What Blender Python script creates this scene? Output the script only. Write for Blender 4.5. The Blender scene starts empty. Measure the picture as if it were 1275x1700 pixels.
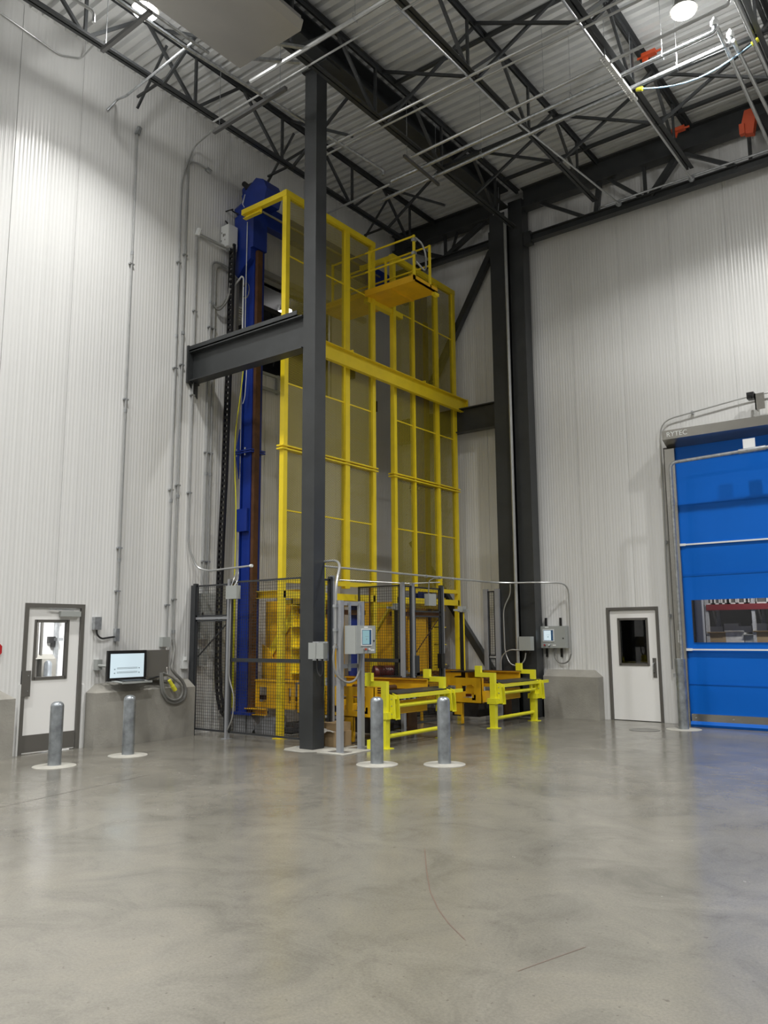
import bpy, bmesh, math, random
from mathutils import Vector as V, Matrix
random.seed(7)
C = bpy.context.scene.collection
R = math.radians

# ------------------------------------------------------------------ camera
a, b, c = R(127.43186), R(8.61174), R(-0.37717)
F = V((math.cos(a)*math.cos(b), math.sin(a)*math.cos(b), math.sin(b)))
rr = V((math.sin(a), -math.cos(a), 0)); uu = rr.cross(F)
RT = rr*math.cos(c)+uu*math.sin(c); UP = -rr*math.sin(c)+uu*math.cos(c)
CAM = V((0, 0, 1.67)); FP = 1348.7
cd = bpy.data.cameras.new('camera'); cam = bpy.data.objects.new('camera', cd); C.objects.link(cam)
cd.sensor_fit = 'HORIZONTAL'; cd.sensor_width = 36; cd.lens = 36*FP/1275; cd.clip_end = 200
m4 = Matrix((RT, UP, -F)).transposed().to_4x4(); m4.translation = CAM; cam.matrix_world = m4
bpy.context.scene.camera = cam
def at(x, y, X=None, Y=None, Z=None):
    """where the sight line of a photo point meets a plane of the building"""
    d = F*FP + RT*(x-637.5) - UP*(y-850)
    t = (X-CAM.x)/d.x if X is not None else (Y-CAM.y)/d.y if Y is not None else (Z-CAM.z)/d.z
    return CAM + d*t

# ------------------------------------------------------------------ light and exposure
sc = bpy.context.scene
vs = sc.view_settings; vs.view_transform = 'Standard'; vs.look = 'None'; vs.gamma = 1; vs.use_curve_mapping = False
vs.exposure = -0.76
w = bpy.data.worlds.new('world'); sc.world = w; w.use_nodes = True
w.node_tree.nodes['Background'].inputs[0].default_value = (.6, .65, .7, 1)
w.node_tree.nodes['Background'].inputs[1].default_value = 0.05
LAMP_W = 575.0       # spot of light thrown down by each high bay lamp
LAMP_UP = 92.0      # its bare glow
LAMP_COL = (1.0, .985, .95)
ZL = 10.95
LAMPS = [(-9.29, 6.42, 10.80), (-3.05, 11.5, ZL), (-9.09, 1.8, ZL), (-3.05, 2.6, ZL), (1.2, 11.5, ZL), (3.2, 2.6, ZL), (-3.05, -4.5, ZL), (-9.09, -5.4, ZL), (3.2, -6.2, ZL)]
ROOM_LIGHTS = [  # daily lamps of the neighbouring rooms: name, position, size, watts
    ('side', (-12.9, 8.2, 2.9), 1.2, 240), ('store', (-3.2, 18.0, 4.6), 2.5, 420)]

# ------------------------------------------------------------------ materials
def mat(name, col, rough=.5, metal=0., noise=0., nscale=5., bump=0., bscale=40., spec=.5, stretch=None, emit=None, es=0., coat=0.):
    m = bpy.data.materials.new(name); m.use_nodes = True; n = m.node_tree.nodes; l = m.node_tree.links
    p = n['Principled BSDF']; p.inputs['Base Color'].default_value = (*col, 1)
    p.inputs['Roughness'].default_value = rough; p.inputs['Metallic'].default_value = metal
    p.inputs['Specular IOR Level'].default_value = spec; p.inputs['Coat Weight'].default_value = coat
    if noise or bump:
        tc = n.new('ShaderNodeTexCoord'); mp = n.new('ShaderNodeMapping'); l.new(tc.outputs['Object'], mp.inputs[0])
        if stretch: mp.inputs['Scale'].default_value = stretch
    if noise:
        t = n.new('ShaderNodeTexNoise'); t.inputs['Scale'].default_value = nscale; t.inputs['Detail'].default_value = 6
        l.new(mp.outputs[0], t.inputs[0]); r = n.new('ShaderNodeValToRGB'); l.new(t.outputs[0], r.inputs[0])
        r.color_ramp.elements[0].position = .3; r.color_ramp.elements[1].position = .7
        r.color_ramp.elements[0].color = (*[max(0, x*(1-noise)) for x in col], 1)
        r.color_ramp.elements[1].color = (*[min(1, x*(1+noise)) for x in col], 1)
        l.new(r.outputs[0], p.inputs['Base Color'])
    if bump:
        t = n.new('ShaderNodeTexNoise'); t.inputs['Scale'].default_value = bscale; l.new(mp.outputs[0], t.inputs[0])
        bb = n.new('ShaderNodeBump'); bb.inputs['Strength'].default_value = bump; bb.inputs['Distance'].default_value = .01
        l.new(t.outputs[0], bb.inputs['Height']); l.new(bb.outputs[0], p.inputs['Normal'])
    if emit: p.inputs['Emission Color'].default_value = (*emit, 1); p.inputs['Emission Strength'].default_value = es
    return m

M = dict(
 wall=mat('white_panel_paint', (.73, .735, .73), .30, 0, .03, 1.5, .18, 3, stretch=(9, 9, .12)),
 deck=mat('galvanised_roof_deck', (.72, .73, .73), .34, .2, .04, 3),
 steel=mat('dark_grey_steel_paint', (.034, .037, .039), .40, 0, .15, 3),
 black=mat('black_plastic', (.012, .012, .013), .4),
 yellow=mat('bright_yellow_paint', (.86, .66, .02), .36, 0, .05, 4),
 amber=mat('amber_yellow_paint', (.78, .44, .012), .36, 0, .10, 3),
 lime=mat('fresh_lime_yellow_paint', (.80, .76, .03), .34, 0, .05, 4),
 blue=mat('mast_blue_paint', (.008, .032, .25), .34, 0, .12, 3),
 rust=mat('brown_guide_rail', (.10, .045, .018), .5, .2, .3, 6),
 galv=mat('galvanised_steel', (.46, .48, .50), .33, .75, .22, 18),
 bollard=mat('hot_dip_galvanised', (.36, .39, .42), .36, .7, .30, 9),
 pipe=mat('conduit_steel', (.50, .51, .51), .32, .6, .08, 6),
 greypost=mat('grey_fence_paint', (.30, .31, .33), .42, .1),
 fence=mat('charcoal_fence_frame', (.035, .038, .042), .45),
 wire=mat('dark_wire', (.03, .03, .03), .5),
 box=mat('grey_enclosure_paint', (.36, .38, .37), .4),
 darkbox=mat('dark_stainless', (.20, .195, .18), .38, .4),
 stainless=mat('stainless_sheet', (.36, .35, .32), .26, .85, .10, 2),
 frame=mat('bronze_grey_frame', (.115, .11, .10), .42),
 doorw=mat('white_door_paint', (.86, .86, .85), .36),
 concrete=mat('cast_concrete', (.30, .29, .26), .75, 0, .16, 2.5, .3, 30),
 pad=mat('pale_grout', (.40, .39, .35), .8, 0, .15, 8),
 curtain=mat('blue_vinyl_curtain', (.0, .12, .56), .45, 0, .03, 1, spec=.22),
 white=mat('white_plastic', (.78, .80, .80), .4),
 screen=mat('light_screen', (.3, .4, .45), .2, emit=(.80, .93, 1.0), es=1.0),
 screen2=mat('teal_screen', (.2, .35, .38), .2, emit=(.35, .55, .60), es=.55),
 screenline=mat('screen_grey', (.1, .12, .12), .3, emit=(.35, .42, .44), es=.5),
 screendark=mat('screen_dark_blue', (.02, .05, .1), .2, emit=(.03, .1, .22), es=.5),
 rubber=mat('black_rubber', (.015, .015, .016), .55),
 hose=mat('grey_hose', (.20, .20, .19), .45),
 yellowplug=mat('yellow_plug', (.75, .72, .05), .4),
 orange=mat('orange_red_paint', (.50, .07, .02), .45),
 maroon=mat('dark_red_motor', (.09, .015, .012), .4),
 card=mat('cardboard', (.34, .24, .13), .85, 0, .1, 6),
 paper=mat('crumpled_wrap', (.62, .60, .56), .6, 0, .2, 12, .8, 20),
 roller=mat('dark_roller', (.05, .052, .055), .4, .3),
 unit=mat('white_unit_casing', (.62, .60, .56), .4, 0, .05, 1), pan=mat('dull_sheet_casing', (.40, .39, .37), .32, .3, .08, 1),
 cord=mat('pale_blue_cord', (.35, .55, .75), .5),
 red=mat('sign_red', (.45, .01, .015), .4),
 palette=mat('rack_red', (.20, .025, .03), .45),
 lens=mat('lamp_lens', (1, 1, 1), .3, emit=(1, .97, .92), es=30.),
 led=mat('linear_lamp', (1, 1, 1), .3, emit=(1, .98, .94), es=12.),
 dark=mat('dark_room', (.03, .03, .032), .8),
 greysmooth=mat('grey_smooth_panel', (.30, .30, .30), .5),
)
def glass(name, col=(1, 1, 1), rough=.02, ior=1.45, tint=.9):
    m = bpy.data.materials.new(name); m.use_nodes = True; n = m.node_tree.nodes; l = m.node_tree.links
    for x in list(n):
        if x.type != 'OUTPUT_MATERIAL': n.remove(x)
    o = [x for x in n if x.type == 'OUTPUT_MATERIAL'][0]
    t = n.new('ShaderNodeBsdfTransparent'); t.inputs[0].default_value = (*[k*tint for k in col], 1)
    g = n.new('ShaderNodeBsdfGlossy'); g.inputs['Roughness'].default_value = rough
    fr = n.new('ShaderNodeFresnel'); fr.inputs[0].default_value = ior
    mx = n.new('ShaderNodeMixShader'); l.new(fr.outputs[0], mx.inputs[0]); l.new(t.outputs[0], mx.inputs[1]); l.new(g.outputs[0], mx.inputs[2])
    l.new(mx.outputs[0], o.inputs[0]); return m
M['glass'] = glass('window_glass'); M['darkglass'] = glass('smoked_glass', tint=.35)
M['vinylglass'] = glass('vinyl_window', rough=.1, tint=.8)

def mesh_material():
    """expanded yellow metal: diamond holes through a painted sheet"""
    m = bpy.data.materials.new('expanded_yellow_mesh'); m.use_nodes = True; n = m.node_tree.nodes; l = m.node_tree.links
    p = n['Principled BSDF']; p.inputs['Base Color'].default_value = (.30, .245, .015, 1); p.inputs['Roughness'].default_value = .45
    o = [x for x in n if x.type == 'OUTPUT_MATERIAL'][0]
    tc = n.new('ShaderNodeTexCoord'); s = n.new('ShaderNodeSeparateXYZ'); l.new(tc.outputs['Object'], s.inputs[0])
    def math_(op, a_, b_=None):
        k = n.new('ShaderNodeMath'); k.operation = op
        for i, q in enumerate((a_, b_)):
            if q is None: continue
            if isinstance(q, (int, float)): k.inputs[i].default_value = q
            else: l.new(q, k.inputs[i])
        return k.outputs[0]
    u = math_('MULTIPLY', s.outputs[1], 1/.028); v_ = math_('MULTIPLY', s.outputs[2], 1/.015)
    p1 = math_('PINGPONG', math_('ADD', u, v_), 1.0); p2 = math_('PINGPONG', math_('SUBTRACT', u, v_), 1.0)
    hole = math_('MULTIPLY', math_('GREATER_THAN', p1, .33), math_('GREATER_THAN', p2, .33))
    t = n.new('ShaderNodeBsdfTransparent'); mx = n.new('ShaderNodeMixShader')
    l.new(hole, mx.inputs[0]); l.new(p.outputs[0], mx.inputs[1]); l.new(t.outputs[0], mx.inputs[2]); l.new(mx.outputs[0], o.inputs[0])
    return m
M['mesh'] = mesh_material()

def floor_material():
    m = bpy.data.materials.new('polished_concrete'); m.use_nodes = True; n = m.node_tree.nodes; l = m.node_tree.links
    p = n['Principled BSDF']; tc = n.new('ShaderNodeTexCoord')
    def noise(scale, detail, rough=.6, dist=0):
        t = n.new('ShaderNodeTexNoise'); t.inputs['Scale'].default_value = scale; t.inputs['Detail'].default_value = detail
        t.inputs['Roughness'].default_value = rough; t.inputs['Distortion'].default_value = dist; l.new(tc.outputs['Object'], t.inputs[0]); return t.outputs[0]
    def ramp(f, s):
        r = n.new('ShaderNodeValToRGB'); l.new(f, r.inputs[0]); e = r.color_ramp.elements
        e[0].position, e[0].color = s[0][0], (*s[0][1], 1); e[1].position, e[1].color = s[-1][0], (*s[-1][1], 1)
        for q in s[1:-1]: k = e.new(q[0]); k.color = (*q[1], 1)
        return r.outputs[0]
    def mix(mode, f, x, y):
        k = n.new('ShaderNodeMix'); k.data_type = 'RGBA'; k.blend_type = mode; k.inputs[0].default_value = f
        l.new(x, k.inputs[6]); l.new(y, k.inputs[7]); return k.outputs[2]
    c1 = ramp(noise(.35, 5, .6, .6), [(.30, (.165, .157, .136)), (.5, (.205, .195, .168)), (.72, (.255, .242, .210))])
    c2 = ramp(noise(1.6, 8, .7, .8), [(.28, (.62, .62, .62)), (.5, (.95, .95, .95)), (.72, (1.12, 1.1, 1.06))])
    c3 = ramp(noise(60, 6, .8), [(.3, (.80, .80, .80)), (.6, (1.06, 1.06, 1.06))])
    c = mix('MULTIPLY', 1, mix('MULTIPLY', .8, c1, c2), c3)
    # small dark specks
    sp = ramp(noise(22, 2), [(.26, (.45, .43, .40)), (.31, (1, 1, 1))]); c = mix('MULTIPLY', .5, c, sp)
    l.new(c, p.inputs['Base Color'])
    rr_ = n.new('ShaderNodeMapRange'); l.new(noise(2.2, 6, .7, .5), rr_.inputs[0]); rr_.inputs[1].default_value = .3; rr_.inputs[2].default_value = .7
    rr_.inputs[3].default_value = .13; rr_.inputs[4].default_value = .28; l.new(rr_.outputs[0], p.inputs['Roughness'])
    bb = n.new('ShaderNodeBump'); bb.inputs['Strength'].default_value = .12; bb.inputs['Distance'].default_value = .004
    l.new(noise(9, 5), bb.inputs['Height']); l.new(bb.outputs[0], p.inputs['Normal'])
    p.inputs['Specular IOR Level'].default_value = .55
    return m
M['floor'] = floor_material()

# ------------------------------------------------------------------ mesh helpers
class MB:
    def __init__(s): s.v = []; s.f = []
    def add(s, vs, fs):
        o = len(s.v); s.v += [V(x) for x in vs]; s.f += [tuple(i+o for i in q) for q in fs]; return s
    def box(s, x0, x1, y0, y1, z0, z1):
        vs = [(x, y, z) for z in (z0, z1) for x, y in ((x0, y0), (x1, y0), (x1, y1), (x0, y1))]
        return s.add(vs, [(3, 2, 1, 0), (4, 5, 6, 7), (0, 1, 5, 4), (1, 2, 6, 5), (2, 3, 7, 6), (3, 0, 4, 7)])
    def frame(s, d, up=(0, 0, 1)):
        d = V(d).normalized(); up = V(up)
        if abs(d.dot(up.normalized())) > .98: up = V((0, 1, 0)) if abs(d.y) < .9 else V((1, 0, 0))
        x = d.cross(up).normalized(); return x, x.cross(d).normalized()
    def prof(s, p0, p1, poly, up=(0, 0, 1)):
        """closed profile (side, up) swept from p0 to p1"""
        p0, p1 = V(p0), V(p1); x, y = s.frame(p1-p0, up); n = len(poly)
        vs = [q + x*u + y*v for q in (p0, p1) for u, v in poly]
        fs = [tuple(range(n-1, -1, -1)), tuple(range(n, 2*n))] + [(i, (i+1) % n, n+(i+1) % n, n+i) for i in range(n)]
        return s.add(vs, fs)
    def bar(s, p0, p1, w_, h, up=(0, 0, 1)):
        return s.prof(p0, p1, [(-w_/2, -h/2), (w_/2, -h/2), (w_/2, h/2), (-w_/2, h/2)], up)
    def ibeam(s, p0, p1, d, w_, t=.02, up=(0, 0, 1)):
        a_, h, k = w_/2, d/2, t/2
        return s.prof(p0, p1, [(-a_, -h), (a_, -h), (a_, -h+t), (k, -h+t), (k, h-t), (a_, h-t), (a_, h), (-a_, h), (-a_, h-t), (-k, h-t), (-k, -h+t), (-a_, -h+t)], up)
    def chan(s, p0, p1, d, w_, t=.012, up=(0, 0, 1)):
        h = d/2
        return s.prof(p0, p1, [(0, -h), (w_, -h), (w_, -h+t), (t, -h+t), (t, h-t), (w_, h-t), (w_, h), (0, h)], up)
    def angle(s, p0, p1, a_, t=.008, up=(0, 0, 1)):
        return s.prof(p0, p1, [(0, 0), (a_, 0), (a_, t), (t, t), (t, a_), (0, a_)], up)
    def cyl(s, p0, p1, r, n=12, r1=None):
        p0, p1 = V(p0), V(p1); x, y = s.frame(p1-p0); r1 = r if r1 is None else r1
        vs = [q + (x*math.cos(t) + y*math.sin(t))*k for q, k in ((p0, r), (p1, r1)) for t in [2*math.pi*i/n for i in range(n)]]
        return s.add(vs, [tuple(range(n-1, -1, -1)), tuple(range(n, 2*n))] + [(i, (i+1) % n, n+(i+1) % n, n+i) for i in range(n)])
    def tube(s, pts, r, n=8, bend=0.):
        pts = [V(p) for p in pts]
        if bend and len(pts) > 2:
            q = [pts[0]]
            for i in range(1, len(pts)-1):
                A, B, D = pts[i-1], pts[i], pts[i+1]; k = min(bend, (A-B).length*.49, (D-B).length*.49)
                s0 = B+(A-B).normalized()*k; s1 = B+(D-B).normalized()*k
                for j in range(6): t = j/5; q.append(s0*(1-t)**2 + B*2*t*(1-t) + s1*t*t)
            q.append(pts[-1]); pts = q
        x, y = s.frame(pts[1]-pts[0]); vs = []
        for i, p in enumerate(pts):
            d = (pts[min(i+1, len(pts)-1)]-pts[max(i-1, 0)]).normalized()
            x = (x - d*x.dot(d)).normalized(); y = d.cross(x)
            vs += [p + (x*math.cos(t)+y*math.sin(t))*r for t in [2*math.pi*k/n for k in range(n)]]
        L = len(pts)
        fs = [(i*n+k, i*n+(k+1) % n, (i+1)*n+(k+1) % n, (i+1)*n+k) for i in range(L-1) for k in range(n)]
        return s.add(vs, fs + [tuple(range(n-1, -1, -1)), tuple(range((L-1)*n, L*n))])
    def lathe(s, c_, prof, n=24):
        c_ = V(c_); vs = []; L = len(prof)
        for r, z in prof: vs += [c_ + V((r*math.cos(2*math.pi*i/n), r*math.sin(2*math.pi*i/n), z)) for i in range(n)]
        fs = [(i*n+k, i*n+(k+1) % n, (i+1)*n+(k+1) % n, (i+1)*n+k) for i in range(L-1) for k in range(n)]
        return s.add(vs, fs + [tuple(range(n-1, -1, -1)), tuple(range((L-1)*n, L*n))])
    def slab(s, poly, vec):
        """flat outline given thickness"""
        poly = [V(p) for p in poly]; vec = V(vec); n = len(poly)
        return s.add(poly + [p+vec for p in poly], [tuple(range(n-1, -1, -1)), tuple(range(n, 2*n))] + [(i, (i+1) % n, n+(i+1) % n, n+i) for i in range(n)])

def wloc(o):
    p = V(o.location)
    while o.parent: o = o.parent; p += V(o.location)
    return p
def obj(name, mb, mt, parent=None, label=None, origin=None, smooth=True):
    me = bpy.data.meshes.new(name); o = bpy.data.objects.new(name, me); C.objects.link(o)
    if parent is not None: o.parent = parent; off = wloc(parent)
    else:
        if origin is None:
            xs = [p.x for p in mb.v]; ys = [p.y for p in mb.v]
            origin = ((min(xs)+max(xs))/2, (min(ys)+max(ys))/2, min(p.z for p in mb.v))
        off = V(origin); o.location = off
    me.from_pydata([p-off for p in mb.v], [], mb.f); me.materials.append(M[mt]); me.validate()
    bm = bmesh.new(); bm.from_mesh(me); bmesh.ops.recalc_face_normals(bm, faces=bm.faces); bm.to_mesh(me); bm.free()
    if smooth:
        me.polygons.foreach_set('use_smooth', [True]*len(me.polygons)); me.set_sharp_from_angle(angle=R(35))
    me.update()
    if label: o['label'] = label
    return o
def thing(name, label, cat, loc, group=None):
    o = bpy.data.objects.new(name, None); C.objects.link(o); o.location = loc; o.empty_display_size = .1
    o['label'] = label; o['category'] = cat
    if group: o['group'] = group
    return o
def tag(o, label, cat, group=None, kind=None):
    o['label'] = label; o['category'] = cat
    if group: o['group'] = group
    if kind: o['kind'] = kind
    return o
def struct(name, mb, mt, parent=None):
    o = obj(name, mb, mt, parent, origin=(0, 0, 0))
    if parent is None: o['kind'] = 'structure'
    return o
def copy_tree(o, parent=None):
    k = o.copy(); C.objects.link(k); k.parent = parent
    for ch in list(o.children): copy_tree(ch, k)
    return k
def text(name, s, size, mt, parent, pos, xdir, ydir, ext=.003):
    """lettering as a real mesh standing on a surface"""
    cu = bpy.data.curves.new(name, 'FONT'); cu.body = s; cu.size = size; cu.extrude = ext; cu.align_x = 'LEFT'
    t = bpy.data.objects.new(name+'_t', cu); C.objects.link(t); bpy.context.view_layer.update()
    me = bpy.data.meshes.new_from_object(t.evaluated_get(bpy.context.evaluated_depsgraph_get()))
    bpy.data.objects.remove(t); bpy.data.curves.remove(cu)
    o = bpy.data.objects.new(name, me); C.objects.link(o); o.parent = parent
    x = V(xdir).normalized(); y = V(ydir).normalized(); z = x.cross(y)
    mm = Matrix((x, y, z)).transposed().to_4x4(); off = V(pos)-wloc(parent)
    me.transform(Matrix.Translation(off) @ mm); me.materials.clear(); me.materials.append(M[mt]); return o

# ------------------------------------------------------------------ room shell
XW, YW, ZD = -11.45, 15.70, 11.55        # left wall face, right wall face, underside of roof deck
fl = MB(); fl.add([(-17, -10, 0), (9, -10, 0), (9, 27, 0), (-17, 27, 0)], [(0, 1, 2, 3)])
struct('floor', fl, 'floor')

def ribbed(along, s0, s1, z1, holes, place, seams):
    """insulated wall sheet: shallow vertical ribs, panel joints, with openings"""
    p = []                                     # (s, depth)
    s = s0; k = 0
    while s < s1:
        wv = .85+.3*((k*7) % 5)/4; k += 1; p += [(s, 0), (s+.030*wv, 0), (s+.037*wv, .0022), (s+.052*wv, .0022)]; s += .060*wv
    br = []
    for j in seams: br += [(j-.006, 0), (j-.005, -.014), (j+.005, -.014), (j+.006, 0)]
    p = [q for q in p if not any(abs(q[0]-j) < .012 for j in seams)] + br
    for h in holes: p += [(h[0]-1e-4, 0), (h[0]+1e-4, 0), (h[1]-1e-4, 0), (h[1]+1e-4, 0)]
    p.sort(); zs = sorted({0, z1, *[h[2] for h in holes], *[h[3] for h in holes]})
    mb = MB(); vs = []; fs = []
    for s, d in p: vs += [place(s, d, z) for z in zs]
    n = len(zs)
    for i in range(len(p)-1):
        for j in range(n-1):
            cs, cz = (p[i][0]+p[i+1][0])/2, (zs[j]+zs[j+1])/2
            if any(h[0] < cs < h[1] and h[2] < cz < h[3] for h in holes): continue
            fs.append((i*n+j, (i+1)*n+j, (i+1)*n+j+1, i*n+j+1))
    mb.add(vs, fs)
    # core of the panel behind the face, with the same openings
    ss = sorted({s0, s1, *[h[0] for h in holes], *[h[1] for h in holes]})
    for i in range(len(ss)-1):
        for j in range(n-1):
            cs, cz = (ss[i]+ss[i+1])/2, (zs[j]+zs[j+1])/2
            if any(h[0] < cs < h[1] and h[2] < cz < h[3] for h in holes): continue
            A = place(ss[i], -.03, zs[j]); B = place(ss[i+1], -.14, zs[j+1])
            mb.box(min(A[0], B[0]), max(A[0], B[0]), min(A[1], B[1]), max(A[1], B[1]), zs[j], zs[j+1])
    return mb
D1 = (6.30, 7.27, 0, 2.17)         # door 1 opening in the left wall
UPO = (10.30, 13.0, 6.86, 8.82)    # upper opening in the left wall
D2 = (-6.43, -5.39, 0, 2.18)       # door 2 in the right wall
D3 = (-4.80, -1.2, 0, 5.35)        # roll-up door in the right wall
wl = ribbed('y', -10, YW, ZD+.12, [D1, UPO], lambda s, d, z: (XW+d, s, z), [5.70+1.075*k for k in range(-14, 10)])
struct('wall_left', wl, 'wall')
wr = ribbed('x', XW, 9, ZD+.12, [D2, D3], lambda s, d, z: (s, YW-d, z), [-11.2+1.075*k for k in range(0, 18)])
struct('wall_right', wr, 'wall')
bk = MB().box(9, 9.1, -10, YW, 0, ZD); struct('wall_back', bk, 'greysmooth')
bk = MB().box(XW, 9, -10.1, -10, 0, ZD); struct('wall_near', bk, 'greysmooth')
dk = MB(); y = -10; prof = []
while y < YW+.1:
    prof += [(y, 0), (y+.105, 0), (y+.120, .085), (y+.185, .085)]; y += .20
vs = []
for yy, zz in prof: vs += [(XW-.1, yy, ZD+zz), (9.1, yy, ZD+zz)]
dk.add(vs, [(2*i, 2*i+1, 2*i+3, 2*i+2) for i in range(len(prof)-1)])
struct('ceiling', dk, 'deck')

# slab joint and scratches of the floor
def arc(pts, n=14):
    out = []
    P_ = [V(p) for p in pts]
    for i in range(n+1):
        t = i/n*(len(P_)-1); k = min(int(t), len(P_)-2); out.append(P_[k].lerp(P_[k+1], t-k))
    return out
def ribbon(pts, w_):
    mb = MB(); vs = []
    for i, p in enumerate(pts):
        d = (pts[min(i+1, len(pts)-1)]-pts[max(i-1, 0)]).normalized(); s = V((-d.y, d.x, 0))*w_/2
        vs += [p-s, p+s]
    mb.add(vs, [(2*i, 2*i+1, 2*i+3, 2*i+2) for i in range(len(pts)-1)]); return mb
M['joint'] = mat('joint_filler', (.13, .12, .105), .5)
M['scratch'] = mat('scratch_mark', (.14, .10, .08), .5)
z = .0012
struct('trim_1', ribbon([V((-7.75, 2.0, z)), V((-8.18, 4.363, z)), V((-8.56, 6.45, z))], .012), 'joint')
sc1 = [at(x, y_, Z=z) for x, y_ in ((705, 1410), (708, 1445), (714, 1480), (728, 1510), (745, 1533), (772, 1560))]
tag(obj('floor_scratch', ribbon(sc1, .008), 'scratch', smooth=False), 'curved dark scratch in the middle of the polished floor', 'scratch')
sc2 = [at(x, y_, Z=z) for x, y_ in ((860, 1612), (910, 1594), (972, 1572))]
tag(obj('floor_scratch', ribbon(sc2, .006), 'scratch', smooth=False), 'straight reddish scratch low on the right of the polished floor', 'scratch')

# ------------------------------------------------------------------ roof steel
NODES = [10.1+2.07*k for k in range(-7, 3)]     # lower panel points of every joist
ZB, ZT = 10.50, 11.46
def joist(x, label, y0=-9.5, y1=15.25, wch=.13):
    t = thing('roof_joist', label, 'roof joist', (x, 3, ZB), 'roof joists')
    for z_, nm in ((ZT, 'top_chord'), (ZB, 'bottom_chord')):
        s = 1 if nm == 'bottom_chord' else -1; ya = y0 if s < 0 else y0; yb = y1 if s < 0 else 15.1
        mb = MB()
        for sd in (-1, 1):
            mb.box(x+sd*.012, x+sd*wch/2, ya, yb, z_-.004, z_+.006) if True else 0
            mb.box(x+sd*.012, x+sd*.022, ya, yb, min(z_, z_+s*.075), max(z_, z_+s*.075))
        obj(nm, mb, 'steel', t)
    for y_ in NODES:
        if y_ < 1.5: continue
        obj('web_member', MB().bar((x, y_, ZB+.03), (x, y_, ZT-.03), .04, .045), 'steel', t)
        obj('web_member', MB().bar((x, y_-.06, ZB+.03), (x, y_-1.0, ZT-.03), .045, .05), 'steel', t)
        if y_ < 14: obj('web_member', MB().bar((x, y_+.06, ZB+.03), (x, y_+1.0, ZT-.03), .045, .05), 'steel', t)
    return t
joist(-10.1, 'dark steel roof joist nearest the ribbed left wall, running over the blue mast')
joist(-7.86, "dark steel roof joist passing in front of the free standing column's top")
joist(-6.0, 'dark steel roof joist with web bracing between the deep roof beam and the slotted strut')
joist(-4.1, 'dark steel roof joist with the slotted strut under it, left of the bright lamp', wch=.17)
joist(-2.2, 'dark steel roof joist at the far right corner of the roof', wch=.17)
tag(obj('roof_beam', MB().ibeam((-8.28, -9.5, 11.32), (-8.28, 15.2, 11.32), .42, .44, .025), 'steel'),
    'deep dark steel roof beam resting on the tall free standing column', 'roof beam')

# cross bracing between joists
JX = [-11.4, -10.1, -8.28, -7.86, -6.0, -4.1, -2.2]
names = ['beside the left wall', 'left of the deep roof beam', None, 'right of the deep roof beam', 'left of the slotted strut', 'at the right lamp']
for y_, wh in ((7.3, 'nearest row'), (10.3, 'middle row'), (13.3, 'row nearest the corner')):
    for i, nm in enumerate(names):
        if nm is None: continue
        x0, x1 = JX[i], JX[i+1]-(.26 if i == 1 else 0)
        t = thing('cross_brace', 'dark crossed angle bracing between joists %s, %s' % (nm, wh), 'bracing', ((x0+x1)/2, y_, ZB), 'crossed joist braces')
        if i == 0:
            obj('angle_bar', MB().bar((x1, y_, ZB+.02), (x0+.72, y_, ZB+.02), .035, .035), 'steel', t)
            obj('angle_bar', MB().bar((x1, y_+.12, ZT-.2), (x0+.55, y_+.12, ZB-.05), .035, .035), 'steel', t)
        else:
            obj('angle_bar', MB().bar((x0, y_, ZT), (x1, y_, ZB), .045, .045), 'steel', t)
            obj('angle_bar', MB().bar((x0, y_+.06, ZB), (x1, y_+.06, ZT), .045, .045), 'steel', t)
for x0, x1, y_, z_, lb in ((-7.86, -2.0, 12.2, 10.56, 'dark straight bridging bar under the joists passing the blue cord'),
                           (-7.86, -2.0, 14.6, 11.42, 'dark straight bridging bar high up near the right wall truss'),
                           (-7.86, -4.1, 10.65, 11.42, 'dark straight bridging bar close to the deck near the column top')):
    tag(obj('bridging_bar', MB().bar((x0, y_, z_), (x1, y_, z_), .06, .06), 'steel'), lb, 'bracing')

# truss along the right wall
yt = 15.42
t = thing('wall_truss', 'heavy dark steel truss along the top of the right wall', 'truss', (-3.5, yt, 10.3))
obj('top_chord', MB().ibeam((-7.8, yt, 11.30), (2.5, yt, 11.30), .48, .26, .03), 'steel', t)
obj('bottom_chord', MB().ibeam((-7.8, yt, 10.34), (2.5, yt, 10.34), .17, .17, .022), 'steel', t)
def web(x0, z0, x1, z1, w_=.09):
    obj('web_member', MB().bar((x0, yt, z0), (x1, yt, z1), w_, w_), 'steel', t)
for k in range(4):
    o_ = k*3.05
    web(-7.55+o_, 11.2, -6.35+o_, 10.4, .07); web(-6.12+o_, 10.4, -6.02+o_, 11.1, .10) if k == 0 else web(-6.12+o_, 10.4, -6.12+o_, 11.1, .06)
    web(-5.90+o_, 11.15, -5.12+o_, 10.4, .07); web(-5.07+o_, 10.4, -5.07+o_, 11.1, .06); web(-4.95+o_, 10.4, -4.30+o_, 11.15, .12)
pipe_y = 15.30
trp = thing('truss_pipe', 'pale pipe running along the lower chord of the right wall truss', 'pipe', (-4, pipe_y, 10.45))
obj('tube', MB().tube([(-6.0, 15.34, 10.47), (-5.9, pipe_y, 10.45), (-5.2, pipe_y, 10.46), (2.0, pipe_y, 10.46)], .022, 8, .05), 'galv', trp)
t = thing('wall_truss', 'dark steel truss on the right wall left of the paired columns, over the yellow lift', 'truss', (-10, yt, 10.5))
obj('top_chord', MB().ibeam((-11.4, yt, 11.32), (-8.6, yt, 11.32), .44, .26, .03), 'steel', t)
obj('bottom_chord', MB().ibeam((-11.4, yt, 10.53), (-8.6, yt, 10.53), .14, .15, .02), 'steel', t)
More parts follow.
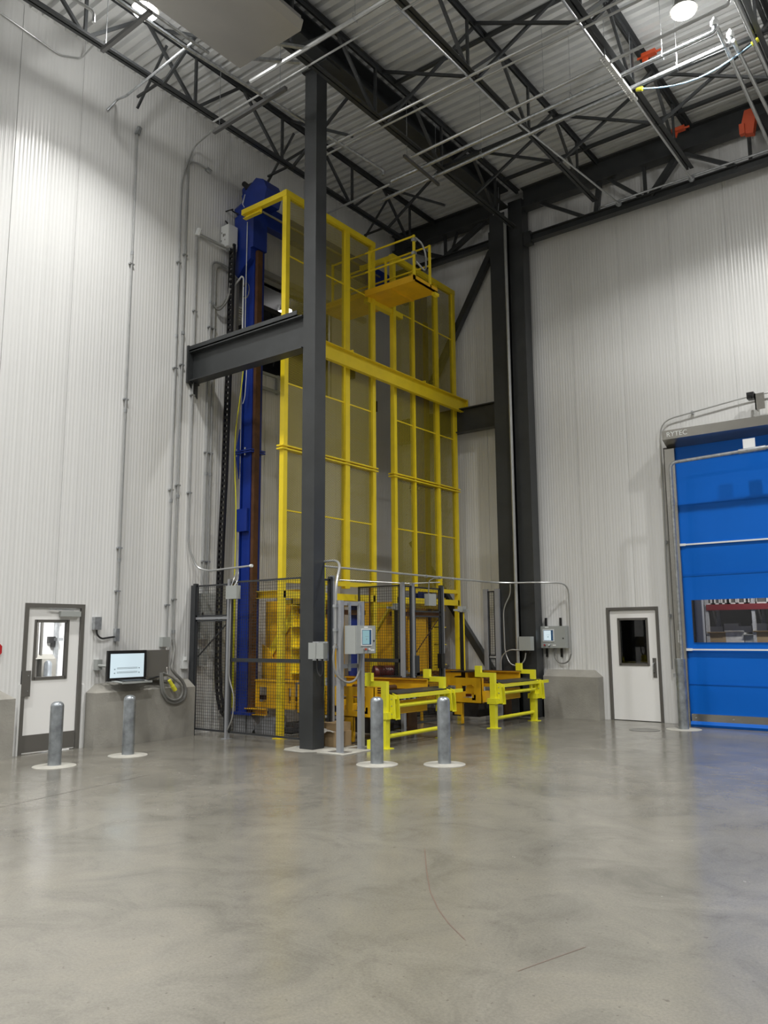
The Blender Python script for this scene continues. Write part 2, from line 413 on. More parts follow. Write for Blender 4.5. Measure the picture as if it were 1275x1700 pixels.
for q in ((-8.75, 11.15, -9.85, 10.6, .10), (-9.9, 10.6, -9.9, 11.1, .06), (-9.75, 10.6, -9.55, 11.1, .05), (-10.0, 10.6, -11.0, 11.1, .09)): web(*q)

# columns
t = thing('steel_column', 'tall free standing dark grey square column at the fence corner', 'column', (-8.485, 9.27, 0))
obj('shaft', MB().box(-8.615, -8.355, 9.145, 9.40, 0.0, 11.08), 'steel', t)
obj('cap_plate', MB().box(-8.66, -8.10, 9.10, 9.45, 11.08, 11.105), 'steel', t)
struct('trim_2', MB().slab([(-8.48+q*math.cos(R(24*i)), 9.27+q*.85*math.sin(R(24*i)), .0006) for i, q in enumerate((.42, .38, .40, .34, .37, .33, .36, .40, .37, .43, .48, .44, .47, .40, .44))], (0, 0, .003)), 'pad')
t = thing('steel_column', 'left one of the paired dark columns on the right wall', 'column', (-8.37, 15.38, 0), 'paired columns')
obj('shaft', MB().ibeam((-8.37, 15.38, 0), (-8.37, 15.38, 11.05), .40, .38, .03, up=(0, 1, 0)), 'steel', t)
obj('gusset_plate', MB().box(-8.66, -8.56, 15.3, 15.5, 10.15, 10.75), 'steel', t)
t = thing('steel_column', 'right one of the paired dark columns, next to the wall mounted touch panel', 'column', (-7.96, 15.38, 0), 'paired columns')
obj('shaft', MB().box(-8.14, -7.80, 15.30, 15.60, 0, 11.3), 'steel', t)
obj('gusset_plate', MB().box(-7.8, -7.62, 15.33, 15.5, 10.2, 10.48), 'steel', t)

# horizontal beams that carry the lift
t = thing('support_beam', 'dark grey steel beam from the left wall to the tall column, crossing the blue mast', 'beam', (-10, 9.22, 6.27))
obj('beam_body', MB().ibeam((-11.40, 9.22, 6.51), (-8.62, 9.22, 6.51), .56, .22, .022), 'steel', t)
obj('edge_angle', MB().box(-11.42, -8.72, 9.10, 9.112, 6.80, 6.885).box(-11.42, -8.72, 9.10, 9.32, 6.80, 6.812), 'steel', t)
obj('wall_bracket', MB().box(-11.44, -11.40, 9.08, 9.36, 6.2, 6.9).slab([(-11.44, 9.10, 6.25), (-11.44, 9.34, 6.25), (-11.44, 9.34, 5.95)], (.02, 0, 0)), 'steel', t)
tag(obj('support_beam', MB().ibeam((-11.4, 15.45, 6.5), (-8.56, 15.45, 6.5), .56, .2, .022), 'steel'),
    'dark steel beam low on the right wall behind the far yellow cage', 'beam')
tag(obj('diagonal_brace', MB().bar((-8.72, 15.55, 10.40), (-10.9, 15.55, 6.80), .14, .14), 'steel'),
    'long dark diagonal brace above the right wall beam, left of the paired columns', 'brace')
tag(obj('diagonal_brace', MB().bar((-8.68, 15.60, .40), (-11.1, 15.60, 3.85), .14, .14), 'steel'),
    'dark diagonal brace running down to the foot of the paired columns', 'brace')

# ------------------------------------------------------------------ overhead lamps, unit, pipes
def bay_lamp(x, y, ZL, label, grp='high bay lamps'):
    t = thing('high_bay_lamp', label, 'lamp', (x, y, ZL), grp)
    obj('housing', MB().lathe((x, y, ZL), [(.10, .22), (.12, .20), (.14, .06), (.19, .03), (.20, .0)][::-1]), 'darkbox', t)
    obj('lens', MB().lathe((x, y, ZL-.03), [(.02, -.05), (.12, -.035), (.175, 0), (.18, .03)]), 'lens', t)
    obj('hanging_rod', MB().cyl((x, y, ZL+.2), (x, y, ZD+.05 if ZL > 10 else 10.12), .012, 6), 'pipe', t)
    for nm, ty, wt, dz in (('lamp_light', 'AREA', LAMP_W, -.1), ('lamp_glow', 'POINT', LAMP_UP, -.22)):
        d = bpy.data.lights.new(nm, ty); d.energy = wt*(.46 if x == LAMPS[0][0] and ty == 'AREA' else 1); d.color = LAMP_COL
        if ty == 'AREA': d.shape = 'DISK'; d.size = .34; d.spread = R(122 if x == LAMPS[0][0] else 138)
        else: d.shadow_soft_size = .12
        o = bpy.data.objects.new(nm, d); C.objects.link(o); o.parent = t; o.location = (0, 0, dz)
    return t
LL = ['bright high bay lamp at the top left beside the hanging white unit', 'bright high bay lamp at the top right over the pipe bends']
for i, (x, y, zl) in enumerate(LAMPS):
    if i < 2: bay_lamp(x, y, zl, LL[i])
    else: bay_lamp(x, y, zl, 'high bay lamp of the same grid above the open floor behind the camera')

t = thing('ceiling_unit', 'large flat white unit hanging from the roof left of the column top', 'unit', (-7.5, 5.4, 9.9))
obj('casing', MB().box(-8.41, -7.16, 3.4, 7.50, 10.10, 10.34), 'pan', t)
obj('side_flange', MB().slab([(-7.16, 3.4, 10.10), (-7.04, 3.4, 10.14), (-7.04, 7.42, 10.14), (-7.16, 7.50, 10.10)], (0, 0, .02)), 'pan', t)
for y in (4.0, 6.6):
    for x in (-8.38, -7.2): obj('hanging_rod', MB().cyl((x, y, 10.34), (x, y, ZD), .008, 6), 'pipe', t)
t2 = thing('bracket_strut', 'shiny perforated bracket at the far edge of the hanging white unit', 'bracket', (-7.6, 7.5, 10.3))
obj('strut', MB().bar((-8.45, 7.6, 10.36), (-7.85, 8.2, 10.36), .05, .04), 'galv', t2)
obj('strut', MB().bar((-7.95, 7.56, 10.36), (-7.55, 8.05, 10.36), .05, .04), 'galv', t2)

ZP = 10.35
def pipe(name, label, cat, pts, r, mt='pipe', bend=.08, grp=None, hang=()):
    t = thing(name, label, cat, V(pts[0]), grp)
    obj('tube', MB().tube(pts, r, 8, bend), mt, t)
    for p in hang:
        obj('hanger', MB().cyl(V(p)+V((0, 0, r)), (p[0], p[1], ZD), .004, 5).tube([V(p)+V((0, r+.012, r+.02)), V(p)+V((0, r+.012, -r)), V(p)+V((0, -r-.012, -r)), V(p)+V((0, -r-.012, r+.02)), V(p)+V((0, r+.012, r+.02))], .006, 5), 'galv', t)
    return t
pipe('roof_pipe', 'thick pale roof pipe crossing just in front of the column top', 'pipe', [(-8.75, 8.03, ZP), (0, 8.0, ZP)], .036, hang=[(-6.6, 8.02, ZP), (-3, 8, ZP)])
pipe('roof_pipe', 'thin roof conduit just behind the thick pipe at the column top', 'pipe', [(-10.0, 8.35, ZP), (0, 8.25, ZP)], .016)
pipe('roof_pipe', 'upper of two close parallel conduits passing right of the column under the deep beam', 'pipe', [(-9.3, 10.10, ZP), (-1, 10.0, ZP)], .022)
pipe('roof_pipe', 'lower of two close parallel conduits passing right of the column under the deep beam', 'pipe', [(-9.3, 10.26, ZP), (-1, 10.16, ZP)], .018)
pipe('roof_pipe', 'grey roof pipe with an upturned elbow under the bright right lamp', 'pipe', [(-7.95, 11.28, ZP), (-2.30, 11.03, ZP), (-2.30, 11.03, ZP+.45)], .026, hang=[(-5.2, 11.13, ZP)])
t = pipe('roof_pipe', 'white lit roof pipe ending in the left one of the two pale elbows', 'pipe', [(-8.72, 11.70, ZP), (-2.62, 11.45, ZP), (-2.62, 11.45, ZP+.12)], .034, hang=[(-4.9, 11.5, ZP), (-3.4, 11.48, ZP)], mt='galv')
obj('end_fitting', MB().lathe((-2.62, 11.45, ZP+.10), [(.05, 0), (.06, .03), (.055, .07), (.03, .10), (.02, .13)], 10), 'white', t)
t = pipe('roof_pipe', 'white lit roof pipe ending in the right one of the two pale elbows', 'pipe', [(-9.28, 12.13, ZP), (-2.50, 11.84, ZP), (-2.50, 11.84, ZP+.12)], .034, hang=[(-6.9, 12.02, ZP), (-3.3, 11.87, ZP)], mt='galv')
obj('end_fitting', MB().lathe((-2.50, 11.84, ZP+.10), [(.05, 0), (.06, .03), (.055, .07), (.03, .10), (.02, .13)], 10), 'white', t)
pass
pipe('roof_pipe', 'left of the three pipes running down right to the wall past the orange clamp', 'pipe', [(-2.57, 11.40, ZP), (-2.66, 15.5, ZP)], .030)
pipe('roof_pipe', 'middle of the three pipes running towards the right wall', 'pipe', [(-2.46, 11.80, ZP), (-2.42, 15.5, ZP)], .030)
pipe('roof_pipe', 'rightmost of the three pipes running towards the right wall', 'pipe', [(-2.22, 10.9, ZP), (-2.20, 15.5, ZP)], .026)
pipe('roof_pipe', 'short roof conduit above the yellow cage just right of the column', 'pipe', [(-10.6, 11.84, ZP), (-8.8, 11.76, ZP)], .024)
pipe('roof_pipe', 'grey roof pipe running along the joist over the cage, nearer its dropped end', 'pipe', [(-8.98, 3.0, ZP), (-8.95, 7.0, ZP), (-8.62, 11.3, ZP), (-8.62, 11.3, ZP-.1)], .028, 'galv')
pipe('roof_pipe', 'grey conduit beside the roof pipe that runs along the first joist', 'pipe', [(-8.78, 3.0, ZP), (-8.78, 7.2, ZP)], .024, 'galv')
pipe('roof_pipe', 'short dropped pipe with elbows at the top left of the roof', 'pipe', [(-9.60, 4.0, ZP+.05), (-9.46, 5.7, ZP+.05), (-9.46, 5.7, ZP-.12)], .024)
pipe('roof_pipe', 'bright conduit crossing under the first joist and bending down to the left wall', 'pipe', [(-8.79, 6.91, ZP), (-10.6, 7.03, ZP), at(195, 165, X=-11.3), at(178, 183, X=-11.42)], .020, 'galv')
pipe('roof_pipe', 'thin conduit curving along the top left of the ribbed wall', 'pipe', [at(-30, 0, X=-11.42), at(100, 92, X=-11.42), at(135, 97, X=-11.42), at(158, 72, X=-11.0)], .014)
pipe('roof_pipe', 'straight pipe under the middle joist ending in a round flange over the truss', 'pipe', [(-6.0, 8.2, ZP), (-5.96, 11.14, ZP), (-5.56, 15.19, ZP)], .018)
pipe('roof_pipe', 'straight pipe with the slotted strut ending in a round flange over the truss', 'pipe', [(-4.12, 8.6, ZP), (-4.10, 15.17, ZP)], .020)
for x, y, n_ in ((-5.56, 15.19, 'middle joist'), (-4.10, 15.17, 'slotted strut')):
    tag(obj('pipe_flange', MB().cyl((x, y, ZP), (x, y+.05, ZP), .06, 12), 'galv'), 'small round end flange of the pipe under the %s' % n_, 'fitting')
M['strutgrey'] = mat('weathered_strut', (.16, .16, .16), .4, .5)
M['strutpaint'] = mat('zinc_strut', (.62, .62, .60), .35, .5)
def strut(label, p0, p1, w_=.045, h=.05, slots=False):
    t = thing('hanging_strut', label, 'strut', V(p0))
    if not slots: obj('channel', MB().bar(p0, p1, w_, h), 'strutgrey', t)
    else:
        mb = MB(); d = V(p1)-V(p0); L = d.length; d.normalize(); mb.bar(V(p0)+V((.03, 0, 0)), V(p1)+V((.03, 0, 0)), .03, h)
        k = 0
        while k < L-.05: q = V(p0)+V((-.02, 0, 0))+d*k; mb.bar(q, q+d*.028, .05, .012); k += .055
        mb.bar(V(p0)+V((-.05, 0, 0)), V(p1)+V((-.05, 0, 0)), .012, .014); obj('channel', mb, 'strutpaint', t)
    for q in (V(p0).lerp(V(p1), .08), V(p0).lerp(V(p1), .92)): obj('hanging_rod', MB().cyl(q, (q.x, q.y, ZD), .006, 5), 'galv', t)
strut('long hanging strut left of the column top, crossing the first joist', (-10.15, 8.49, ZP-.06), (-8.36, 8.43, ZP-.06), .06, .06)
strut('hanging strut at the top left beside the left lamp', (-9.95, 6.16, ZP-.04), (-8.74, 6.13, ZP-.04), .06, .06)
strut('slotted bright strut hanging under the joist left of the right lamp', (-4.10, 10.87, ZP-.06), (-4.08, 12.15, ZP-.06), slots=True)
strut('short hanging strut between the deep roof beam and the yellow cage', (-7.97, 11.08, ZP-.06), (-8.01, 12.28, ZP-.06))
t = thing('sling_cord', 'pale blue sagging cord with yellow ends between two joists', 'cord', (-3.95, 12.0, 10.33))
pts = [V((-3.95, 12.02, 10.36)).lerp(V((-2.22, 12.1, 10.40)), k/10) - V((0, 0, .22*math.sin(math.pi*k/10))) for k in range(11)]
obj('rope', MB().tube(pts, .011, 6), 'cord', t)
obj('plug', MB().cyl((-4.0, 12.02, 10.37), (-3.9, 12.02, 10.34), .035, 8), 'yellowplug', t); obj('plug', MB().cyl((-2.27, 12.1, 10.38), (-2.17, 12.1, 10.42), .035, 8), 'yellowplug', t)
for p, lb in (((-3.95, 12.6, 11.30), 'small orange beam clamp under the deck right of the slotted strut'), ((-4.1, 14.55, 11.0), 'small orange beam clamp where the joist meets the right wall truss')):
    x, y, z_ = p; t = thing('beam_clamp', lb, 'clamp', (x, y, z_))
    obj('jaw', MB().box(x-.12, x+.12, y-.05, y+.05, z_, z_+.07).slab([(x-.12, y, z_), (x-.02, y, z_), (x-.05, y, z_-.09), (x-.12, y, z_-.06)], (0, .04, 0)), 'orange', t)
    obj('screw', MB().cyl((x-.2, y, z_+.03), (x+.2, y, z_+.03), .02, 8), 'orange', t)
t = thing('trolley_hoist', 'orange hoist trolley hanging on the truss at the far right of the roof', 'hoist', (-2.92, 14.8, 10.6))
obj('body', MB().slab([(-3.02, 14.75, 10.62), (-2.86, 14.75, 10.58), (-2.80, 14.75, 10.9), (-2.84, 14.75, 11.06), (-2.98, 14.75, 11.06), (-3.04, 14.75, 10.85)], (0, .14, 0)), 'orange', t)
obj('bumper', MB().box(-3.08, -2.99, 14.7, 14.8, 10.60, 10.80), 'orange', t)
obj('drive_motor', MB().bar((-2.76, 14.95, 10.95), (-2.58, 15.05, 10.50), .16, .14), 'black', t)

# ------------------------------------------------------------------ doors
def leafdoor(axis, s0, s1, h, face, name, win, frame_w=.05, hinge_right=True, knob=None):
    """steel door with window, in frame.  place(s, d, z): d = towards the room"""
    P_ = (lambda s, d, z: (XW+d, s, z)) if axis == 'y' else (lambda s, d, z: (s, YW-d, z))
    def bx(s0_, s1_, d0, d1, z0, z1, mb=None):
        mb = mb or MB(); A, B = P_(s0_, d0, z0), P_(s1_, d1, z1)
        return mb.box(min(A[0], B[0]), max(A[0], B[0]), min(A[1], B[1]), max(A[1], B[1]), z0, z1)
    root = bpy.data.objects.new(name, None); C.objects.link(root); root.location = P_((s0+s1)/2, 0, 0); root['kind'] = 'structure'
    f = bx(s0, s0+frame_w, -.14, .02, 0, h); bx(s1-frame_w, s1, -.14, .02, 0, h, f); bx(s0+frame_w, s1-frame_w, -.14, .02, h-frame_w, h, f)
    obj('door_frame', f, 'frame', root)
    a0, a1 = s0+frame_w+.004, s1-frame_w-.004; w0, w1, z0, z1 = win; lo = .012
    l_ = bx(a0, w0, -.06, -.015, lo, h-frame_w-.005); bx(w1, a1, -.06, -.015, lo, h-frame_w-.005, l_)
    bx(w0, w1, -.06, -.015, lo, z0, l_); bx(w0, w1, -.06, -.015, z1, h-frame_w-.005, l_); obj('door_leaf', l_, 'doorw', root)
    g = bx(w0-.03, w0+.012, -.07, -.004, z0-.03, z1+.03); bx(w1-.012, w1+.03, -.07, -.004, z0-.03, z1+.03, g); bx(w0, w1, -.07, -.004, z0-.03, z0+.012, g); bx(w0, w1, -.07, -.004, z1-.012, z1+.03, g)
    wf = obj('window_frame', g, 'frame', root); obj('pane', bx(w0, w1, -.040, -.034, z0, z1), 'glass', wf)
    return root, bx, P_
d1, bx, P1 = leafdoor('y', D1[0], D1[1], 2.17, XW, 'door_1', (6.50, 7.00, 1.08, 1.90), .06)
obj('kick_plate', bx(6.37, 7.20, -.015, -.008, .03, .27), 'frame', d1, 'dark kick plate')
lk = obj('lock_guard', bx(6.30, 6.44, -.015, .022, .82, 1.19), 'frame', d1, 'dark lock guard plate')
for z_ in (.90, 1.12): obj('bolt_head', MB().cyl((XW+.022, 6.40, z_), (XW+.028, 6.40, z_), .008, 8), 'galv', lk)
cl = obj('door_closer', bx(6.85, 7.18, -.01, .055, 1.98, 2.06), 'box', d1); obj('closer_arm', MB().bar((XW+.05, 7.05, 2.075), (XW+.03, 6.68, 2.085), .02, .012), 'galv', cl)
struct('trim_3', MB().box(XW-.02, XW+.03, 6.27, 6.295, 0, 1.0), 'wall').name = 'trim_3'
struct('trim_4', MB().box(XW-.02, XW+.04, 7.275, 7.31, 0, .95), 'wall')
d2, bx2, P2 = leafdoor('x', D2[0], D2[1], 2.18, YW, 'door_2', (-6.19, -5.64, 1.08, 1.94), .055)
hd = obj('handle_plate', bx2(-5.555, -5.485, -.015, -.005, .83, 1.20), 'frame', d2)
obj('door_handle', MB().tube([(-5.53, YW+.01, .93), (-5.53, YW-.05, .95), (-5.53, YW-.05, 1.09), (-5.53, YW+.01, 1.11)], .011, 8, .02), 'galv', hd)

# roll-up door
YD = 15.42
d3 = bpy.data.objects.new('door_3', None); C.objects.link(d3); d3.location = (-3, YD, 0); d3['kind'] = 'structure'
# vinyl curtain with slight waves and horizontal seams, window cut out
mb = MB(); xs = [-4.80+.12*k for k in range(0, 31)]; WZ = (1.50, 2.27); WX = (-4.67, -1.35)
xs = sorted(set(xs+[WX[0], WX[1]])); zs = sorted(set([.02+.17*k for k in range(0, 32)]+[WZ[0], WZ[1], 5.3]))
vs = []
for x in xs:
    for z_ in zs:
        top = max(0, (z_-4.75)/.55)
        d = .010*math.sin(z_*2.1+x*.5)+.006*math.sin(z_*5+1)+top*.03*math.sin(z_*16+x*1.2)
        vs.append((x, YD+d, z_))
n = len(zs)
mb.add(vs, [(i*n+j, (i+1)*n+j, (i+1)*n+j+1, i*n+j+1) for i in range(len(xs)-1) for j in range(n-1)
            if not (WX[0]-.001 < (xs[i]+xs[i+1])/2 < WX[1] and WZ[0] < (zs[j]+zs[j+1])/2 < WZ[1])])
cu = obj('curtain', mb, 'curtain', d3)
obj('vision_strip', MB().box(WX[0], WX[1], YD-.003, YD, WZ[0], WZ[1]), 'vinylglass', cu)
for z_ in (1.37, 3.30):
    s_ = obj('wind_rib', MB().box(-4.75, -1.25, YD-.045, YD-.012, z_-.014, z_+.014), 'white', d3); obj('rib_end', MB().box(-4.81, -4.70, YD-.052, YD-.005, z_-.022, z_+.022), 'white', s_)
for z_ in (2.75, 4.05, .75): obj('seam', MB().box(-4.79, -1.22, YD-.022, YD-.016, z_-.004, z_+.004), 'curtain', cu)
bb = obj('bottom_bar', MB().box(-4.77, -1.25, YD-.07, YD+.03, .09, .225), 'stainless', d3)
for x in (-4.69, -4.05): obj('bolt_head', MB().cyl((x, YD-.07, .16), (x, YD-.078, .16), .016, 8), 'galv', bb)
obj('bottom_seal', MB().prof((-4.78, YD-.03, .055), (-1.24, YD-.03, .055), [(-.09, -.05), (.07, -.053), (.09, -.01), (.06, .045), (-.06, .045), (-.10, 0)]), 'curtain', d3)
obj('side_guide', MB().box(-4.985, -4.80, YD-.06, YD+.10, 0, 5.15), 'stainless', d3)
obj('side_guide', MB().box(-1.25, -1.07, YD-.06, YD+.10, 0, 5.15), 'stainless', d3)
obj('door_guide_cover', MB().box(-5.03, -4.80, YD+.02, YD+.28, 0, 5.2), 'frame', d3)
stk = obj('sticker', MB().box(-4.93, -4.88, YD-.063, YD-.06, 1.50, 1.72), 'white', d3, 'pale sticker on the guide')
for z_ in (1.67, 1.62, 1.56, 1.52): obj('print', MB().box(-4.92, -4.89, YD-.0645, YD-.063, z_, z_+.012), 'frame', stk)
hb = obj('header_box', MB().slab([(-4.94, 15.15, 5.29), (-4.94, 15.15, 5.465), (-4.94, 15.66, 5.50), (-4.94, 15.66, 5.17), (-4.94, 15.42, 5.17)], (4.1, 0, 0)), 'stainless', d3)
text('header_lettering', 'RYTEC', .13, 'white', hb, (-4.86, 15.147, 5.335), (1, 0, 0), (0, 0, 1), .002)
# guard pipe on its bollard
t = thing('guard_pipe', 'galvanised pipe rising from the tall bollard and crossing above the blue door', 'guard pipe', (-4.75, 15.0, 0))
obj('tube', MB().tube([(-4.755, 14.95, 1.2), (-4.755, 14.95, 4.79), (-1.1, 14.95, 4.90)], .032, 12, .12), 'galv', t)
obj('coupling', MB().cyl((-3.55, 14.95, 4.826), (-3.1, 14.95, 4.84), .045, 12), 'galv', t); obj('coupling', MB().cyl((-4.755, 14.95, 4.0), (-4.755, 14.95, 4.1), .040, 12), 'galv', t)
obj('bracket_plate', MB().box(-3.48, -3.28, 14.99, 15.01, 4.84, 5.05), 'white', t)
t = thing('door_sensor', 'black motion sensor on its bracket above the blue door header', 'sensor', (-3.38, 15.45, 5.85))
obj('sensor_head', MB().box(-3.44, -3.32, 15.34, 15.5, 5.86, 5.98).cyl((-3.38, 15.35, 5.9), (-3.38, 15.28, 5.88), .035, 10), 'black', t)
obj('sensor_bracket', MB().box(-3.32, -3.16, 15.40, 15.44, 5.66, 5.95).box(-3.32, -3.30, 15.4, 15.6, 5.66, 5.95), 'stainless', t)
t = pipe('wall_conduit', 'grey conduit rising beside the blue door guide and curving over its header', 'conduit', [(-5.16, 15.62, 1.0), (-5.16, 15.62, 2.5), (-5.12, 15.62, 5.78), (-3.45, 15.62, 5.98), (-1.5, 15.62, 6.02)], .014, bend=.28)
for p in ((-4.5, 15.64, 5.86), (-5.15, 15.64, 3.4), (-5.16, 15.64, 2.0)): obj('strap', MB().box(p[0]-.02, p[0]+.02, 15.62, 15.69, p[2]-.03, p[2]+.03), 'galv', t)
pipe('wall_conduit', 'thinner conduit running up close beside the blue door guide', 'conduit', [(-5.06, 15.64, 1.35), (-5.06, 15.64, 5.2)], .010)
t = thing('photo_eye', 'small sensor bracket with black cable beside the tall bollard of the blue door', 'sensor', (-4.97, 15.3, .9))
obj('bracket', MB().box(-5.04, -4.90, 15.28, 15.33, .87, .94), 'galv', t); obj('cable', MB().tube([(-4.93, 15.33, .93), (-4.96, 15.4, 1.05), (-5.0, 15.5, 1.25), (-5.06, 15.62, 1.40)], .010, 6), 'rubber', t)

# ------------------------------------------------------------------ bollards
def bollard(x, y, h, label, r=.085):
    t = thing('bollard', label, 'bollard', (x, y, 0), 'galvanised bollards')
    obj('post', MB().lathe((x, y, 0), [(r, 0), (r, h-.07), (r*.97, h-.045), (r*.80, h-.02), (r*.5, h-.004), (.004, h)], 28), 'bollard', t)
    obj('grout_ring', MB().lathe((x, y, 0), [(.275, 0.001), (.272, .006), (.17, .012), (r, .016)], 32), 'pad', t)
bollard(-10.14, 6.107, .83, 'galvanised bollard in front of the white door with the window at the left')
bollard(-10.18, 7.26, .84, 'galvanised bollard in front of the wall mounted monitor')
bollard(-6.767, 8.656, .865, 'galvanised bollard left of the pair guarding the near yellow conveyor')
bollard(-6.047, 9.16, .865, 'galvanised bollard right of the pair guarding the near yellow conveyor')
t = thing('bollard', 'tall galvanised bollard at the left jamb of the blue door', 'bollard', (-4.755, 14.83, 0), 'galvanised bollards')
obj('post', MB().lathe((-4.755, 14.83, 0), [(.088, 0), (.088, 1.215), (.05, 1.222)], 28), 'bollard', t)
obj('grout_ring', MB().lathe((-4.755, 14.83, 0), [(.30, .001), (.29, .005), (.088, .008)], 32), 'pad', t)
tag(obj('floor_drain', MB().lathe((-5.28, 14.34, 0), [(.26, .001), (.26, .004), (.24, .004), (.235, .002), (.02, .002)], 32), 'darkbox'), 'round drain cover in the floor in front of the white door by the blue door', 'drain')

# ------------------------------------------------------------------ concrete plinths
def plinth(poly_s, axis, s0, s1, name, label, e0=True, e1=True, h=.82, d=.26):
    P_ = (lambda s, q, z: (XW+q, s, z)) if axis == 'y' else (lambda s, q, z: (s, YW-q, z))
    c0 = .16 if e0 else 0; c1 = .16 if e1 else 0
    lv = [(s0, .004, 0), (s0, d, 0), (s1, d, 0), (s1, .004, 0)]
    vs = [P_(s, q, 0) for s, q, _ in lv]+[P_(s, q, h) for s, q, _ in lv]+[P_(s0+c0, 0.0, h+.13), P_(s0+c0, .06, h+.13), P_(s1-c1, .06, h+.13), P_(s1-c1, 0.0, h+.13)]
    fs = [(0, 1, 2, 3)]
    for k in (0, 4): fs += [(k+i, k+(i+1) % 4, k+4+(i+1) % 4, k+4+i) for i in range(4)]
    fs.append((8, 9, 10, 11)); mb = MB().add(vs, fs)
    return tag(obj(name, mb, 'concrete', smooth=False), label, 'plinth')
plinth(None, 'y', 7.36, 9.28, 'concrete_plinth', 'long concrete wall plinth under the monitor, behind a bollard', e1=False)
plinth(None, 'y', 3.5, 6.10, 'concrete_plinth', 'concrete wall plinth at the left edge, left of the white door')
plinth(None, 'x', -7.74, -6.56, 'concrete_plinth', 'concrete wall plinth under the touch panel right of the paired columns', e0=False)

# ------------------------------------------------------------------ left wall services
XC = XW+.035
def straps(t, xs, y, zs):
    for z_ in zs: obj('strap', MB().box(xs-.03, xs+.018, y-.045, y+.045, z_-.012, z_+.012), 'galv', t)
def joints(t, x, y, zs, r=.026):
    for z_ in zs: obj('coupling', MB().cyl((x, y, z_-.03), (x, y, z_+.03), r, 8), 'galv', t)
t = pipe('wall_conduit', 'long straight conduit on the left wall ending above the small box by the white door', 'conduit', [(XC, 7.83, 1.76), (XC, 7.83, 10.45)], .019)
straps(t, XC, 7.83, (2.4, 3.1, 5.6, 8.0)); joints(t, XC, 7.83, (2.9, 5.4, 8.2))
obj('fitting', MB().box(XC-.03, XC+.04, 7.80, 7.87, 1.60, 1.80), 'galv', t); obj('fitting', MB().cyl((XC, 7.83, 10.42), (XC+.02, 7.86, 10.56), .045, 8), 'galv', t)
t = thing('switch_box', 'small grey box with a black flexible tube between the white door and the monitor', 'switch box', (XC, 7.47, 1.8))
obj('enclosure', MB().box(XW, XW+.08, 7.41, 7.53, 1.78, 1.98), 'galv', t)
obj('flex_tube', MB().tube([(XW+.05, 7.46, 1.80), (XW+.06, 7.47, 1.70), (XW+.06, 7.55, 1.64), (XW+.05, 7.70, 1.66), (XC, 7.80, 1.67)], .015, 8, .05), 'rubber', t)
t = pipe('wall_conduit', 'conduit left of a close pair on the left wall, rising to the hanging strut', 'conduit', [(XC, 8.82, 1.66), (XC, 8.82, 10.05), at(322, 243, X=-11.38), at(357, 213, X=-10.4)], .018, bend=.2)
straps(t, XC, 8.82, (2.2, 4.2, 6.4, 8.4)); joints(t, XC, 8.82, (4.0, 7.0))
t = pipe('wall_conduit', 'conduit right of a close pair on the left wall, hooking over at its top', 'conduit', [(XC, 8.96, 1.6), (XC, 8.96, 10.45), at(330, 271, X=-11.41), at(346, 282, X=-11.41)], .018, bend=.2)
straps(t, XC, 8.96, (2.3, 4.3, 6.5, 8.6)); joints(t, XC, 8.96, (1.75, 4.1, 7.1), .03)
obj('fitting', MB().cyl(at(343, 280, X=-11.41), at(350, 286, X=-11.40), .045, 8), 'galv', t)
t = pipe('wall_conduit', "conduit down the left wall turning along the grey fence top to a white end", 'conduit',
     [(XC, 9.22, 9.12), (XC, 9.22, 3.25), (XC+.10, 9.34, 2.86), (-11.10, 9.42, 2.80), (-10.02, 9.42, 2.83)], .018, bend=.15)
straps(t, XC, 9.22, (4.2, 6.0, 7.6)); obj('end_cap', MB().cyl((-10.04, 9.42, 2.83), (-9.99, 9.42, 2.83), .026, 8), 'white', t)
obj('fitting', MB().cyl((XC, 9.22, 9.08), (XC+.02, 9.25, 9.22), .05, 8), 'white', t)
t = pipe('wall_conduit', "thick short trunk pipe from the left wall to the white junction box", 'conduit', [(XC, 9.25, 9.12), (XW+.10, 9.75, 9.08), (XW+.2, 10.05, 9.05)], .030)
for yy, lb, zt in ((9.58, 'left of two hooked conduits beside the black cable chain', 8.72), (9.68, 'right of two hooked conduits beside the black cable chain', 8.66)):
    t = pipe('wall_conduit', lb, 'conduit', [(XC, yy, 1.8), (XC, yy, zt), (XC, yy+.30, zt+.04), (XW+.12, yy+.55, zt-.12)], .021, bend=.22)
    straps(t, XC, yy, (3.0, 5.0, 7.4)); joints(t, XC, yy, (7.9, 4.6), .028)
t = thing('hanging_cable', 'grey cable swagging from the hooked conduits up to the white junction box', 'cable', (XC, 9.6, 8))
obj('tube', MB().tube([(XC+.02, 9.64, 7.85), (XC+.07, 9.72, 7.75), (XW+.16, 9.86, 7.95), (XW+.22, 9.96, 8.4), (XW+.24, 9.99, 8.98)], .022, 8, .1), 'hose', t)
obj('tube', MB().tube([(XC+.02, 9.66, 7.80), (XC+.09, 9.76, 7.85), (XW+.17, 9.90, 8.10), (XW+.20, 9.95, 8.98)], .016, 8, .1), 'hose', t)
t = thing('wall_cabinet', 'tall narrow grey electrical cabinet on the left wall behind the fence', 'cabinet', (XW+.08, 9.60, 1.6))
obj('body', MB().box(XW, XW+.16, 9.44, 9.76, 1.62, 2.42), 'box', t); obj('latch', MB().box(XW+.16, XW+.175, 9.46, 9.49, 2.0, 2.08), 'black', t)
obj('switch_unit', MB().box(XW, XW+.14, 9.45, 9.62, 1.16, 1.45), 'box', t)

